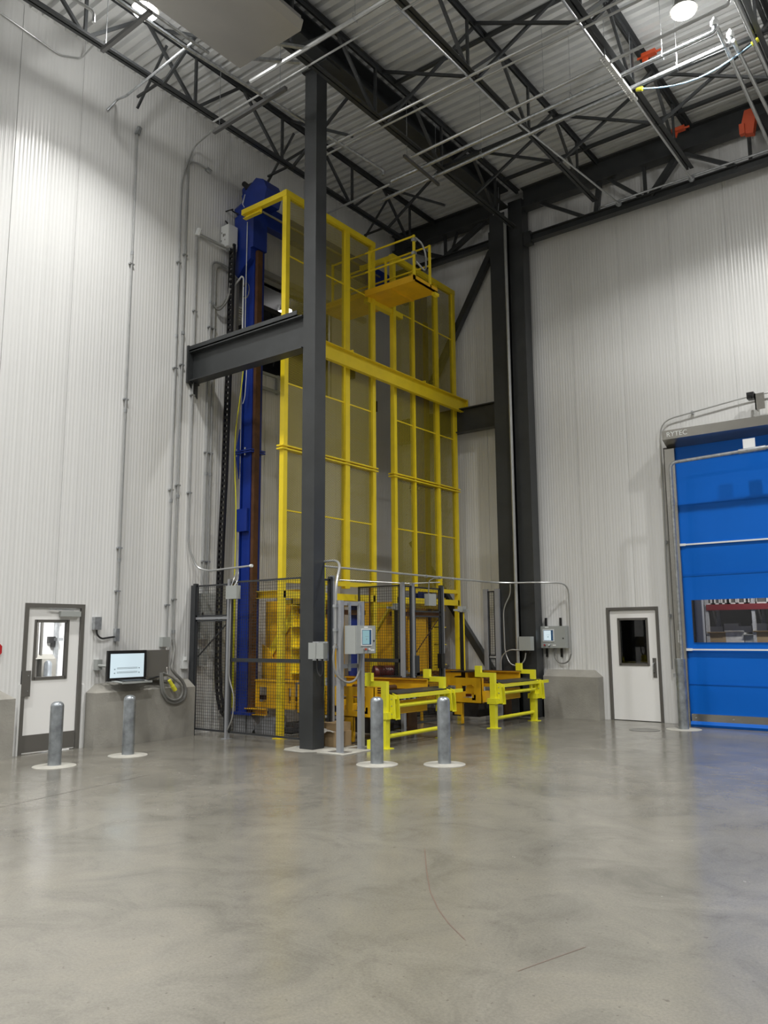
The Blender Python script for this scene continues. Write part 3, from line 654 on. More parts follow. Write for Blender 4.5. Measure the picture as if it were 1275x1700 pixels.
# monitor station
t = thing('wall_monitor', 'lit touch monitor in black bezel with a tray under it on the left wall', 'monitor', (-11.2, 7.9, 1.0))
obj('bezel', MB().box(-11.24, -11.195, 7.555, 8.265, .985, 1.455), 'black', t)
s_ = obj('screen', MB().box(-11.197, -11.192, 7.60, 8.22, 1.035, 1.405), 'screen', t)
for z_, y0, y1 in ((1.185, 7.72, 8.10), (1.17, 7.72, 8.10), (1.12, 7.72, 8.10), (1.105, 7.72, 8.10)): obj('screen_bar', MB().box(-11.192, -11.1905, y0, y1, z_, z_+.006), 'screenline', s_)
for y_, z_ in ((7.68, 1.16), (7.68, 1.10), (8.13, 1.17), (8.13, 1.10)): obj('screen_mark', MB().box(-11.192, -11.1905, y_-.012, y_+.012, z_, z_+.014), 'screenline', s_)
obj('arm', MB().box(XW+.02, -11.24, 7.85, 7.98, 1.15, 1.28), 'darkbox', t)
tr = obj('keyboard_tray', MB().slab([(-11.22, 7.62, .985), (-11.22, 8.22, .985), (-10.98, 8.22, .955), (-10.98, 7.70, .955)], (0, 0, .010)).bar((-10.98, 7.68, .965), (-10.98, 8.23, .965), .02, .03), 'box', t)
obj('keyboard', MB().slab([(-11.20, 7.72, .996), (-11.20, 8.15, .996), (-11.03, 8.13, .974), (-11.03, 7.76, .974)], (0, 0, .014)), 'black', t)
obj('side_bracket', MB().box(XW, XW+.10, 7.47, 7.56, 1.16, 1.32).tube([(XW+.09, 7.5, 1.23), (-11.25, 7.58, 1.22)], .02), 'box', t)
t = thing('computer_enclosure', 'square brown grey enclosure right of the monitor on the left wall', 'enclosure', (-11.3, 8.45, 1.0))
obj('body', MB().box(XW, -11.18, 8.285, 8.70, 1.02, 1.45), 'darkbox', t); obj('hinge_strip', MB().box(-11.17, -11.165, 8.27, 8.29, 1.04, 1.43), 'frame', t)
obj('cable', MB().tube([(-11.2, 8.55, 1.03), (-11.15, 8.35, 1.0), (-11.14, 8.18, .95)], .014), 'rubber', t)
t = thing('outlet_box', 'small grey outlet box above the brown grey enclosure', 'outlet box', (XW+.05, 8.76, 1.5))
obj('body', MB().box(XW, XW+.09, 8.70, 8.86, 1.50, 1.66), 'box', t)
t = thing('hose_loop', 'thick grey flexible hoses looping down over the concrete plinth', 'hose', (-11.2, 8.9, .7))
XH = -11.17
def wp(pts, X): return [at(x, y, X=X) for x, y in pts]
obj('hose', MB().tube([(XC, 8.96, 1.62), (XW+.08, 8.96, 1.45)]+wp([(284, 1110), (292, 1120), (303, 1130), (309, 1145), (306, 1160), (293, 1168), (279, 1165), (269, 1150), (267, 1130), (267, 1117)], XH), .026, 8, .08), 'hose', t)
obj('hose', MB().tube(wp([(271, 1117), (285, 1124), (300, 1136), (304, 1148), (300, 1159), (290, 1163), (280, 1160), (272, 1148), (270, 1130), (269, 1117)], XH+.03), .018, 8, .06), 'hose', t)
obj('pale_cord', MB().tube([(XW+.06, 8.80, 1.5)]+wp([(277, 1110), (279, 1125), (282, 1130)], XH), .007, 6), 'paper', t)
p, q, r_ = wp([(281, 1129), (286, 1138), (291, 1146)], XH+.05)
obj('plug', MB().cyl(p, q, .030, 10), 'yellowplug', t); obj('plug', MB().cyl(q, r_, .036, 10), 'yellowplug', t)
t = thing('wall_light_button', 'small white capped device on the left wall beside the fence post', 'button', (XW+.05, 9.22, 1.2))
obj('body', MB().box(XW, XW+.07, 9.16, 9.26, 1.12, 1.26).cyl((XW+.05, 9.21, 1.26), (XW+.05, 9.21, 1.32), .045, 10), 'white', t)
# red sign at the picture's left edge
oc = [(XW+.02, 5.865+.125*math.cos(R(22.5+45*k)), 1.50+.125*math.sin(R(22.5+45*k))) for k in range(8)]
tag(obj('octagon_sign', MB().slab(oc, (.006, 0, 0)), 'red'), 'red octagonal sign on the left wall beside the white door', 'sign')

# ------------------------------------------------------------------ rooms seen through the openings
def room(x0, x1, y0, y1, z0, z1, mt, name, open_side, fmt=None):
    """plain shell of a neighbouring room; open towards this hall"""
    e = .04
    for nm, q in (('x0', (x0-e, x0, y0, y1, z0, z1)), ('x1', (x1, x1+e, y0, y1, z0, z1)), ('y0', (x0, x1, y0-e, y0, z0, z1)), ('y1', (x0, x1, y1, y1+e, z0, z1)), ('z1', (x0-e, x1+e, y0-e, y1+e, z1, z1+e)), ('z0', (x0, x1, y0, y1, z0-e, z0))):
        if nm == open_side or (nm == 'z0' and z0 == 0): continue
        struct('wall_'+name+'_'+{'x0': 'left', 'x1': 'right', 'y0': 'near', 'y1': 'far', 'z1': 'top', 'z0': 'bottom'}[nm], MB().box(*q), mt)
room(-14.6, XW-.14, 4.2, 10.4, 0, 3.0, 'doorw', 'side_room', 'x1')
pA, pB = at(54, 1091, X=-14.5), at(99, 1091, X=-14.3)
tag(obj('concrete_plinth', MB().box(-14.58, -14.2, pA.y+.02, pB.y-.12, 0, pA.z-.03).slab([(-14.58, pA.y-.5, pA.z-.03), (-14.2, pA.y-.5, pA.z-.03), (-14.3, pA.y-.5, pA.z+.05), (-14.58, pA.y-.5, pA.z+.05)], (0, pB.y-.14-pA.y+.5, 0)), 'concrete', smooth=False), 'concrete plinth seen through the window of the left white door', 'plinth')
pC = at(80, 1098, X=-14.0)
t = thing('bollard', 'galvanised bollard seen through the window of the left white door', 'bollard', (-14.0, pC.y, 0)); obj('post', MB().lathe((-14.0, pC.y, 0), [(.07, 0), (.07, pC.z-.05), (.05, pC.z), (.01, pC.z+.02)], 20), 'bollard', t)
pD = at(86, 1064, X=-14.55)
t = thing('wall_switch', 'black box on the white wall seen through the window of the left white door', 'switch box', tuple(pD)); obj('body', MB().box(-14.6, -14.52, pD.y-.07, pD.y+.06, pD.z-.04, pD.z+.08).box(-14.6, -14.53, pD.y, pD.y+.06, pD.z-.12, pD.z-.04), 'black', t)
pE = at(60, 1060, X=-14.2)
t = thing('wall_pipe', 'dark upright pipework at the left inside the window of the left white door', 'pipe', (-14.3, pE.y, 1)); obj('tube', MB().cyl((-14.3, pE.y, 0), (-14.3, pE.y, 2.6), .09).cyl((-14.3, pE.y+.16, 0), (-14.3, pE.y+.16, 2.6), .03), 'frame', t)
pF = at(110, 1060, X=-14.2)
t = thing('wall_pipe', 'pale hinged fittings at the right inside the window of the left white door', 'pipe', (-14.5, pF.y, 1)); obj('tube', MB().box(-14.58, -14.5, pF.y-.03, pF.y+.03, .9, 2.3).box(-14.58, -14.4, pF.y-.06, pF.y+.06, 2.0, 2.06).box(-14.58, -14.4, pF.y-.06, pF.y+.06, 1.6, 1.66), 'galv', t)
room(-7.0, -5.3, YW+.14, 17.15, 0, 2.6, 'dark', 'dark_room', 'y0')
tag(obj('shelf_table', MB().box(-6.9, -5.5, 16.4, 17.0, 1.06, 1.10).box(-6.8, -6.75, 16.4, 16.45, 0, 1.06).box(-5.6, -5.55, 16.4, 16.45, 0, 1.06), 'darkbox'), 'dim table edge seen through the dark window of the right white door', 'table')
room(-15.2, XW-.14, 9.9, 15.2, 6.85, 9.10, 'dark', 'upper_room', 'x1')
struct('trim_5', MB().box(XW-.16, XW+.02, UPO[0]-.06, UPO[0], UPO[2], UPO[3]+.06).box(XW-.16, XW+.02, UPO[1], UPO[1]+.06, UPO[2], UPO[3]+.06).box(XW-.16, XW+.03, UPO[0]-.06, UPO[1]+.06, UPO[3], UPO[3]+.07).box(XW, XW+.10, UPO[0]-.25, UPO[1]+1.2, UPO[3]+.09, UPO[3]+.20), 'greysmooth')
for x, lb in ((-13.45, 'left of two bright linear lamps seen through the upper wall opening'), (-12.55, 'right of two bright linear lamps seen through the upper wall opening')):
    t = thing('linear_lamp', lb, 'lamp', (x, 12.5, 8.84), 'linear lamps of the upper room')
    obj('tube', MB().box(x-.36, x+.36, 12.43, 12.57, 8.86, 8.92), 'led', t); obj('hanger', MB().box(x-.02, x+.02, 12.49, 12.51, 8.92, 9.10), 'pipe', t)
    d = bpy.data.lights.new('lamp_light', 'AREA'); d.shape = 'RECTANGLE'; d.size = .7; d.size_y = .12; d.energy = 22; o = bpy.data.objects.new('lamp_light', d); C.objects.link(o); o.parent = t; o.location = (0, 0, -.0)
t = thing('cable_tray', 'dark cable tray with hanging cables inside the upper wall opening', 'cable tray', (-12.2, 11.9, 8.3))
obj('tray', MB().box(-13.6, -11.8, 11.2, 11.9, 8.42, 8.52), 'fence', t)
for x in (-13.5, -12.0): obj('hanging_rod', MB().cyl((x, 11.5, 8.52), (x, 11.5, 9.10), .008, 6), 'pipe', t)
for k in range(4): obj('cable', MB().tube([(-11.9-.1*k, 11.6+.1*k, 8.5), (-11.75-.05*k, 11.6+.12*k, 8.2), (-11.8-.1*k, 11.62+.1*k, 7.4)], .012, 6, .1), 'rubber', t)
for yy, z_, h_, lb in ((10.55, 7.95, .28, 'stack of pale slats seen left of the mast in the upper opening'), ):
    t = thing('slat_stack', lb, 'shutter', (-12.3, yy, z_))
    for k in range(6): obj('slat', MB().box(-12.9, -11.75, yy-.02, yy+.25, z_+.05*k, z_+.05*k+.03), 'white', t)
    obj('side_post', MB().box(-11.80, -11.76, yy+.25, yy+.29, 6.86, 8.3).box(-12.9, -12.86, yy+.25, yy+.29, 6.86, 8.3), 'fence', t)
t = thing('swing_gate', 'pale metal frame gate on the sill of the upper opening under the grey beam', 'gate', (XW+.05, 11.2, 6.5))
obj('gate_frame', MB().bar((XW+.06, 10.78, 6.86), (XW+.06, 11.6, 6.86), .05, .05).bar((XW+.06, 10.78, 6.55), (XW+.06, 11.6, 6.55), .05, .06).bar((XW+.06, 10.8, 6.5), (XW+.06, 10.8, 6.9), .05, .05, up=(0, 1, 0)).bar((XW+.06, 11.35, 6.5), (XW+.06, 11.35, 6.9), .06, .06, up=(0, 1, 0)), 'box', t)

# store behind the blue door: pallet rack
room(-9.0, 3.0, YW+.14, 26.0, 0, 6.0, 'wall', 'store', 'y0')
def rack(y, x0, label, nb, shelf=(.95, 2.18, 3.9), BAY=1.0):
    t = thing('pallet_rack', label, 'rack', (x0, y, 0), 'pallet racks')
    for k in range(nb+1):
        x = x0+k*BAY
        for d in (0, .9):
            obj('upright', MB().box(x-.035, x+.035, y+d, y+d+.07, 0, 4.2), 'rackgrey', t)
        obj('upright_brace', MB().bar((x, y+.03, .3), (x, y+.93, 1.6), .03, .03).bar((x, y+.93, 1.6), (x, y+.03, 2.9), .03, .03), 'rackgrey', t)
    for z_ in shelf:
        obj('cross_beam', MB().box(x0, x0+nb*BAY, y-.02, y+.03, z_, z_+.13), 'palette', t); obj('shelf_deck', MB().box(x0, x0+nb*BAY, y+.03, y+.95, z_+.09, z_+.12), 'frame', t)
    return t
M['rackgrey'] = mat('rack_white_grey', (.42, .42, .42), .45, 0, .5, 60)
rack(19.4, at(1174, 1030, Y=19.4).x, 'dark red pallet rack seen through the window strip of the blue door', 5)
zb = .95+.12
bx_ = [(1190, 1052, .38, 'card', 'wide open cardboard box at the left of the lower rack shelf behind the blue door'), (1220, 1050, .40, 'paper', 'pale wrapped carton in the centre of the lower rack shelf behind the blue door'),
       (1243, 1056, .20, 'box', 'small grey carton beside the wrapped carton on the lower rack shelf'), (1268, 1050, .40, 'card', 'brown cardboard box at the right of the lower rack shelf behind the blue door')]
for px_, py_, w_, mt_, lb in bx_:
    q = at(px_, py_, Y=19.42); x = q.x; zt = q.z
    t = thing('cardboard_box', lb, 'box', (x, 19.8, zb)); obj('carton', MB().box(x-w_/2, x+w_/2, 19.42, 20.1, zb, zt), mt_, t)
    obj('flap', MB().slab([(x-w_/2, 19.42, zt), (x+w_/2, 19.42, zt), (x+w_/2+.01, 19.36, zt+.03), (x-w_/2-.01, 19.36, zt+.03)], (0, 0, .01)), mt_, t)
ORD = 'leftmost,second,third,fourth,fifth,sixth,rightmost'.split(',')
for k, px_ in enumerate((1182, 1193, 1207, 1217, 1238, 1249, 1268)):
    x = at(px_, 1005, Y=19.6).x; t = thing('storage_tote', '%s of the pale totes on the upper rack shelf behind the blue door window' % ORD[k], 'tote', (x, 19.6, 2.32), 'totes on the upper rack shelf')
    w_ = .13; mb = MB(); q = (x-w_, x+w_, 19.42, 19.8, 2.31, 2.62)
    mb.box(q[0], q[0]+.03, q[2], q[3], q[4], q[5]).box(q[1]-.03, q[1], q[2], q[3], q[4], q[5]).box(q[0], q[1], q[2], q[3], q[4], q[4]+.03).box(q[0], q[1], q[2], q[3], q[5]-.03, q[5]).box(q[0], q[1], q[3]-.02, q[3], q[4], q[5])
    obj('shell', mb, 'unit', t); obj('inner_bin', MB().box(x-.08, x+.08, 19.45, 19.75, 2.34, 2.52), 'frame', t)
ORD = 'leftmost,second,third,rightmost'.split(',')
for k, px_ in enumerate((1190, 1216, 1240, 1262)):
    x = at(px_, 1040, Y=20.2).x; tag(obj('shelf_carton', MB().box(x-.16, x+.16, 20.10, 20.28, zb, zb+.75+.06*(k % 2)), 'unit'), '%s of the grey cartons in the back row of the lower rack shelf' % ORD[k], 'box', 'grey cartons in the back row')
xq = at(1163, 1030, Y=17.4).x
tag(obj('store_column', MB().box(xq-.07, xq+.07, 17.3, 17.45, 0, 6), 'greypost'), 'grey building column behind the left end of the blue door window', 'column')
struct('wall_store_screen', MB().box(-8.0, 3.0, 21.0, 21.1, 0, 6), 'dark')
for nm, p, s_, wt in ROOM_LIGHTS:
    t = thing('ceiling_lamp', 'ceiling lamp of the %s room behind the wall' % nm, 'lamp', p)
    obj('diffuser', MB().box(p[0]-s_/2, p[0]+s_/2, p[1]-.1, p[1]+.1, p[2]+.02, p[2]+.06), 'led', t)
    d = bpy.data.lights.new('lamp_light', 'AREA'); d.shape = 'RECTANGLE'; d.size = s_; d.size_y = .3; d.energy = wt*(.46 if x == LAMPS[0][0] and ty == 'AREA' else 1); o = bpy.data.objects.new('lamp_light', d); C.objects.link(o); o.parent = t

# ------------------------------------------------------------------ right wall services
def touch_panel(origin, ax, nrm, w_, h_, dep, label, screen_mt, win, buttons, tags, name='operator_terminal'):
    """enclosure with screen.  origin = lower left of the front face, ax = along the face, nrm = out of it"""
    O = V(origin); A = V(ax); N = V(nrm); Z = V((0, 0, 1))
    def bx(u0, u1, v0, v1, d0, d1):
        p = O+A*u0+Z*v0+N*d0; q = O+A*u1+Z*v1+N*d1
        return MB().box(min(p.x, q.x), max(p.x, q.x), min(p.y, q.y), max(p.y, q.y), p.z, q.z)
    t = thing(name, label, 'control panel', O)
    obj('enclosure', bx(0, w_, 0, h_, -dep, -.012), 'box', t); obj('cover', bx(.006, w_-.006, .006, h_-.006, -.012, 0), 'box', t)
    u0, u1, v0, v1 = win
    sf = obj('screen_bezel', bx(u0-.025, u1+.025, v0-.025, v1+.025, 0, .012), 'white', t)
    obj('bezel_inner', bx(u0-.008, u1+.008, v0-.008, v1+.008, .012, .0135), 'screendark', sf)
    s_ = obj('screen', bx(u0, u1, v0, v1, .0135, .015), screen_mt, sf)
    W_ = u1-u0; H_ = v1-v0
    obj('screen_bar', bx(u1-.2*W_, u1, v0, v1, .015, .0155), 'screendark', s_)
    obj('screen_mark', bx(u0+.42*W_, u0+.52*W_, v0+.3*H_, v0+.4*H_, .015, .0155), 'screenline', s_)
    obj('screen_mark', bx(u0+.3*W_, u0+.7*W_, v0+.55*H_, v0+.57*H_, .015, .0155), 'screenline', s_)
    for u, v_, mt_ in buttons:
        c_ = O+A*u+Z*v_; b_ = obj('button', MB().cyl(c_, c_+N*.02, .022, 14), 'galv', t); obj('button_cap', MB().cyl(c_+N*.02, c_+N*.04, .015, 12), mt_, b_)
    for u, v_, l_ in tags: obj('name_tag', bx(u, u+l_, v_, v_+.022, 0, .002), 'white', t)
    obj('lock', MB().cyl(O+A*(w_-.05)+Z*h_*.45, O+A*(w_-.05)+Z*h_*.45+N*.01, .012, 10), 'black', t)
    return t
t = touch_panel((-7.81, 15.52, 1.38), (1, 0, 0), (0, -1, 0), .56, .45, .16, 'grey wall mounted touch panel with a lit screen right of the paired columns', 'screen',
            (.085, .285, .16, .36), [(.10, .065, 'red'), (.20, .065, 'white')], [(.11, .415, .08), (.27, .05, .07)])
for x in (-7.75, -7.42): obj('mounting_strut', MB().box(x-.02, x+.02, 15.66, 15.70, 1.2, 2.0), 'black', t)
obj('flex_tube', MB().tube([(-7.55, 15.6, 1.38), (-7.55, 15.6, 1.18), (-7.42, 15.6, 1.06), (-7.24, 15.6, 1.10), (-7.17, 15.6, 1.28)], .016, 8, .1), 'hose', t)
t = pipe('fence_conduit', "long conduit from the free standing column over the fence to the wall touch panel", 'conduit',
     [(-8.45, 9.42, 2.74), (-8.45, 14.75, 2.73), (-8.10, 15.05, 2.72), (-7.55, 15.10, 2.71), (-7.17, 15.58, 2.70), (-7.17, 15.60, 1.26)], .018, bend=.22)
for y_ in (12.3, 12.75, 13.2): obj('coupling', MB().cyl((-8.45, y_-.03, 2.73), (-8.45, y_+.03, 2.73), .03, 8), 'galv', t)
pipe('fence_conduit', 'thinner conduit leading back from the middle fence posts to the cage', 'conduit', [(-8.62, 13.0, 2.66), (-8.9, 12.4, 2.62), (-9.6, 11.2, 2.66)], .012)
t = thing('junction_box', 'grey junction box with a loop of conduit on the paired columns', 'junction box', (-7.9, 15.05, 1.3))
obj('body', MB().box(-8.06, -7.80, 15.04, 15.20, 1.34, 1.62), 'box', t); obj('glands', MB().cyl((-7.95, 15.12, 1.34), (-7.95, 15.12, 1.29), .03, 8).cyl((-7.87, 15.12, 1.34), (-7.87, 15.12, 1.29), .02, 8), 'black', t)
obj('flex_tube', MB().tube([(-7.95, 15.12, 1.30), (-7.97, 15.10, 1.12), (-8.12, 15.08, 1.02), (-8.30, 15.08, 1.06), (-8.42, 15.10, 1.30), (-8.42, 15.08, 2.2), (-8.24, 15.08, 2.5), (-8.22, 15.04, 2.70)], .013, 8, .15), 'pipe', t)
obj('flex_tube', MB().tube([(-8.0, 15.10, 1.34), (-8.3, 15.06, 1.36), (-8.48, 15.05, 1.22), (-8.50, 15.05, .9)], .013, 8, .12), 'pipe', t)
pipe('wall_conduit', 'thick pale conduit between the paired columns reaching almost to the roof', 'conduit', [(-8.13, 15.12, .9), (-8.13, 15.12, 10.9)], .036, 'pipe')
pipe('roof_pipe', 'thin looped wire hanging at the top of the paired columns', 'wire', [(-8.15, 14.9, 11.5), (-8.15, 14.9, 11.05), (-8.18, 14.9, 10.85), (-8.14, 14.95, 10.75)], .010, 'galv')

# ------------------------------------------------------------------ yellow lift cages
XF = -9.72
def cage(label, posts, y_end, which):
    """posts: (y, width).  first and last run down to the floor"""
    t = thing('lift_cage', label, 'lift cage', (XF, (posts[0][0]+posts[-1][0])/2, 0), 'yellow lift cages')
    y0, y1 = posts[0][0], posts[-1][0]
    for i, (y, w_) in enumerate(posts):
        z0 = 0.0 if i in (0, len(posts)-1) else 2.52
        obj('post', MB().box(XF-.05, XF+.05, y-w_/2, y+w_/2, z0, 9.60), 'yellow', t)
        if z0 == 0: obj('base_plate', MB().box(XF-.09, XF+.09, y-.09, y+.09, 0, .012), 'yellow', t)
    def rail(z0, z1, d=.05, ext=0.):
        obj('rail', MB().box(XF-d, XF+d, y0-ext, y1+ext, z0, z1), 'yellow', t)
    rail(9.55, 9.66, .055, .06); rail(7.06, 7.10, .045); rail(2.56, 2.64, .045); rail(2.30, 2.42, .05)
    rail(4.905, 4.93, .075, .10); rail(4.85, 4.875, .075, .10)
    for i in range(len(posts)-1):
        a0 = posts[i][0]+posts[i][1]/2; a1 = posts[i+1][0]-posts[i+1][1]/2
        for z0, z1, zm in ((2.64, 4.85, 3.80), (4.93, 7.06, 6.06), (7.10, 9.55, 8.44)):
            p = MB(); p.add([(XF, a0, z0), (XF, a1, z0), (XF, a1, z1), (XF, a0, z1)], [(0, 1, 2, 3)])
            pn = obj('mesh_panel', p, 'mesh', t, smooth=False)
            obj('stiffener_bar', MB().box(XF-.006, XF+.010, a0, a1, zm-.012, zm+.012), 'yellow', pn)
    return t
ca = cage('tall yellow mesh lift cage behind the free standing column, left of the platform', [(9.85, .095), (11.52, .13), (12.34, .10)], 0, 'a')
obj('side_arm', MB().box(-10.86, XF-.05, 9.80, 9.90, 9.56, 9.66), 'yellow', ca)
obj('arm_bracket', MB().chan((-10.78, 9.85, 9.50), (-10.35, 9.85, 9.50), .11, .08), 'yellow', ca)
cb = cage('tall yellow mesh lift cage in the corner, right of the platform', [(13.05, .09), (13.74, .06), (14.64, .10), (15.36, .10)], 0, 'b')
obj('side_arm', MB().box(-10.60, XF-.05, 13.02, 13.10, 9.56, 9.66), 'yellow', cb)
t = thing('cage_beam', 'long yellow channel beam tying both lift cages together at mid height', 'beam', (-9.6, 12.5, 6.7))
obj('channel', MB().prof((-9.59, 9.36, 6.86), (-9.59, 15.62, 6.86), [(0, -.16), (.09, -.16), (.09, -.148), (.012, -.148), (.012, .148), (.09, .148), (.09, .16), (0, .16)]), 'yellow', t)
for y in (11.6, 14.05): obj('clip', MB().box(-9.665, -9.60, y-.02, y+.02, 6.95, 7.12), 'yellow', t)
obj('end_plate', MB().box(-9.7, -9.5, 15.62, 15.635, 6.68, 7.04), 'yellow', t)

# maintenance platform between the cages
t = thing('service_platform', 'yellow railed maintenance platform high up between the two lift cages', 'platform', (-9.6, 12.5, 8.43))
obj('deck_plate', MB().box(-10.95, -8.50, 12.13, 12.92, 8.43, 8.46).box(-8.53, -8.50, 12.11, 12.92, 8.43, 8.53).box(-10.95, -8.50, 12.11, 12.13, 8.41, 8.54), 'amber', t)
for x in (-9.1,): obj('stiffener', MB().box(x-.012, x+.012, 12.13, 12.92, 8.405, 8.43), 'amber', t)
obj('carrier_bar', MB().box(-9.82, -9.70, 12.2, 13.38, 8.33, 8.43), 'yellow', t)
obj('carrier_bar', MB().box(-8.58, -8.50, 12.82, 12.97, 8.37, 8.43), 'yellow', t)
for x, y in ((-8.52, 12.14), (-9.62, 12.14), (-8.52, 12.68), (-9.62, 12.68), (-10.6, 12.68), (-10.6, 12.14)):
    obj('railing_post', MB().box(x-.02, x+.02, y-.02, y+.02, 8.46, 9.36), 'yellow', t)
for y in (12.14, 12.68):
    for z_ in (9.34, 8.93): obj('railing_bar', MB().cyl((-10.6, y, z_), (-8.52, y, z_), .019, 8), 'yellow', t)
hp = obj('gate_hoop', MB().tube([(-8.49, 12.15, 9.30), (-8.49, 12.38, 9.27), (-8.49, 12.50, 9.10), (-8.49, 12.50, 8.80), (-8.49, 12.44, 8.73), (-8.49, 12.15, 8.82)], .019, 8, .09), 'galv', t, 'galvanised self closing gate hoop')
for z_ in (9.25, 8.98): obj('hinge', MB().box(-8.545, -8.475, 12.09, 12.17, z_-.03, z_+.03), 'galv', hp)

# ------------------------------------------------------------------ blue masts
def mast(x0, x1, y0, y1, label, sx):
    t = thing('lift_mast', label, 'mast', ((x0+x1)/2, (y0+y1)/2, .3), 'blue lift masts')
    obj('column_body', MB().ibeam(((x0+x1)/2, (y0+y1)/2, .30), ((x0+x1)/2, (y0+y1)/2, 9.7), x1-x0, y1-y0, .018, up=(1, 0, 0)).box(x0+.04, x1-.04, y0+.03, y0+.045, .3, 9.7), 'blue', t)
    obj('guide_rail', MB().box(x1+.005, x1+.075, y0+.02, y0+.14, .30, 8.98), 'rust', t, 'brown guide rail')
    obj('splice_collar', MB().box(x0-.10, x1+.06, y0-.06, y1+.05, 5.06, 5.085).box(x0-.10, x1+.06, y0-.06, y1+.05, 5.02, 5.045)
        .slab([(x0-.10, y0-.04, 5.085), (x0, y0-.04, 5.085), (x0, y0-.04, 5.50)], (0, .02, 0)).slab([(x0-.10, y0-.04, 5.02), (x0, y0-.04, 5.02), (x0, y0-.04, 4.55)], (0, .02, 0)), 'blue', t)
    for x in (x0-.07, x0+.15): obj('collar_bolt', MB().cyl((x, y0-.03, 4.98), (x, y0-.03, 5.13), .016, 8), 'galv', t)
    obj('joint_box', MB().box(x0-.04, x1-.03, y0-.05, y0+.10, 3.56, 3.98), 'blue', t)
    obj('foot', MB().box(x0-.12, x1+.16, y0-.08, y1+.12, .30, .34), 'blue', t)
    obj('pedestal', MB().box(x0-.02, x0+.28, y0-.02, y1+.1, 0, .30).slab([(x0+.42, y0, .0), (x0+.70, y0, .26), (x0+.95, y0, .30), (x0+.95, y0, 0)], (0, .3, 0)).slab([(x0+.40, y0, .28), (x0+.30, y0, .28), (x0+.30, y0, 0), (x0+.52, y0, 0)], (0, .3, 0)), 'greypost', t)
    return t
ma = mast(-11.14, -10.86, 10.16, 10.42, 'blue lift mast near the left wall with the white junction box beside its head', 1)
obj('head_box', MB().slab([(-11.33, 10.06, 8.62), (-11.33, 10.06, 9.76), (-10.80, 10.06, 9.86), (-10.80, 10.06, 9.02), (-10.87, 10.06, 9.02), (-10.87, 10.06, 8.80), (-11.05, 10.06, 8.68), (-11.22, 10.06, 8.50)], (0, .36, 0)), 'blue', ma)
obj('cable_conduit', MB().tube([(-11.32, 10.04, 8.32), (-11.10, 10.06, 8.50), (-11.07, 10.08, 8.46), (-11.07, 10.08, 6.9)], .016, 8, .03), 'white', ma)
obj('sensor_wire', MB().tube([(-10.95, 10.04, 9.55), (-10.955, 10.04, 8.4), (-10.98, 10.06, 6.8)], .008, 6), 'white', ma)
coil = [(-10.995+.09*math.cos(R(36*k)), 10.08, 8.18+.15*math.sin(R(36*k))) for k in range(16)]
obj('wire_coil', MB().tube(coil, .010, 6), 'hose', ma)
obj('signal_wire', MB().tube([(-11.05, 10.12, 6.8), (-11.10, 10.1, 6.2), (-11.23, 10.1, 5.5), (-11.24, 10.1, 4.9), (-11.17, 10.1, 4.1), (-11.16, 10.1, 3.4), (-11.17, 10.1, 2.7)], .010, 6, .3), 'lime', ma, 'thin yellow green wire hanging down the mast')
obj('hanging_wire', MB().tube([(-10.93, 10.06, 7.0), (-10.90, 10.05, 6.5), (-10.94, 10.05, 6.05), (-11.0, 10.06, 5.95)], .007, 6, .2), 'white', ma)
obj('cable_guide', MB().box(-11.30, -11.24, 10.1, 10.2, .4, 2.6), 'lime', ma)
mb_ = mast(-10.70, -10.42, 15.14, 15.36, 'blue lift mast in the corner behind the mesh of the right lift cage', 1)
t = thing('drive_crossbeam', 'dark blue crossbeam linking the two lift masts at the top', 'crossbeam', (-10.9, 12.8, 9.6))
obj('beam_body', MB().box(-11.02, -10.84, 10.42, 15.3, 9.60, 10.02), 'blue', t)
obj('drive_shaft', MB().cyl((-10.72, 10.2, 9.76), (-10.72, 13.9, 9.76), .028, 10), 'stainless', t)
t = thing('drive_motor', 'dark blue geared motor with black fittings on top of the left mast', 'motor', (-11.0, 10.4, 9.88))
obj('gear_housing', MB().slab([(-11.12, 10.12, 9.88), (-10.60, 10.12, 9.90), (-10.52, 10.12, 10.15), (-10.62, 10.12, 10.36), (-10.82, 10.12, 10.46), (-11.02, 10.12, 10.34), (-11.22, 10.12, 10.22)], (0, .42, 0)), 'blue', t)
obj('motor_body', MB().cyl((-11.18, 10.35, 10.05), (-11.42, 10.30, 9.92), .19, 20), 'blue', t)
obj('motor_body', MB().cyl((-11.18, 10.30, 10.20), (-11.22, 10.30, 10.42), .13, 16), 'blue', t)
obj('fan_cover', MB().cyl((-11.14, 10.2, 10.42), (-11.24, 10.2, 10.52), .055, 10).box(-11.15, -10.86, 10.14, 10.3, 10.34, 10.42), 'black', t)
obj('cable', MB().tube([(-11.30, 10.12, 9.86), (-11.38, 10.0, 9.92), at(388, 347, Y=9.93), at(372, 352, Y=9.93), at(370, 362, Y=9.93), at(378, 371, Y=9.93)], .014, 8, .08), 'rubber', t)
obj('wire', MB().tube([(-11.10, 10.1, 10.2), (-11.14, 10.08, 10.0), (-11.06, 10.05, 9.90)], .008, 6), 'white', t)
p0 = at(372, 377, Y=9.93)
t = thing('junction_box', 'white junction box with grey cables high up beside the blue mast head', 'junction box', (-11.35, 9.98, 9.2))
obj('body', MB().box(-11.42, -11.20, 9.80, 10.02, 9.06, 9.50).box(-11.415, -11.205, 9.79, 9.80, 9.065, 9.495), 'white', t)
for x, z_, s_ in ((-11.34, 9.30, .022), (-11.30, 9.30, .016), (-11.40, 9.20, .012), (-11.39, 9.36, .012), (-11.30, 9.2, .010)): obj('marking', MB().box(x-s_*.7, x+s_*.7, 9.787, 9.79, z_-s_*1.3, z_+s_*1.3), 'frame', t)
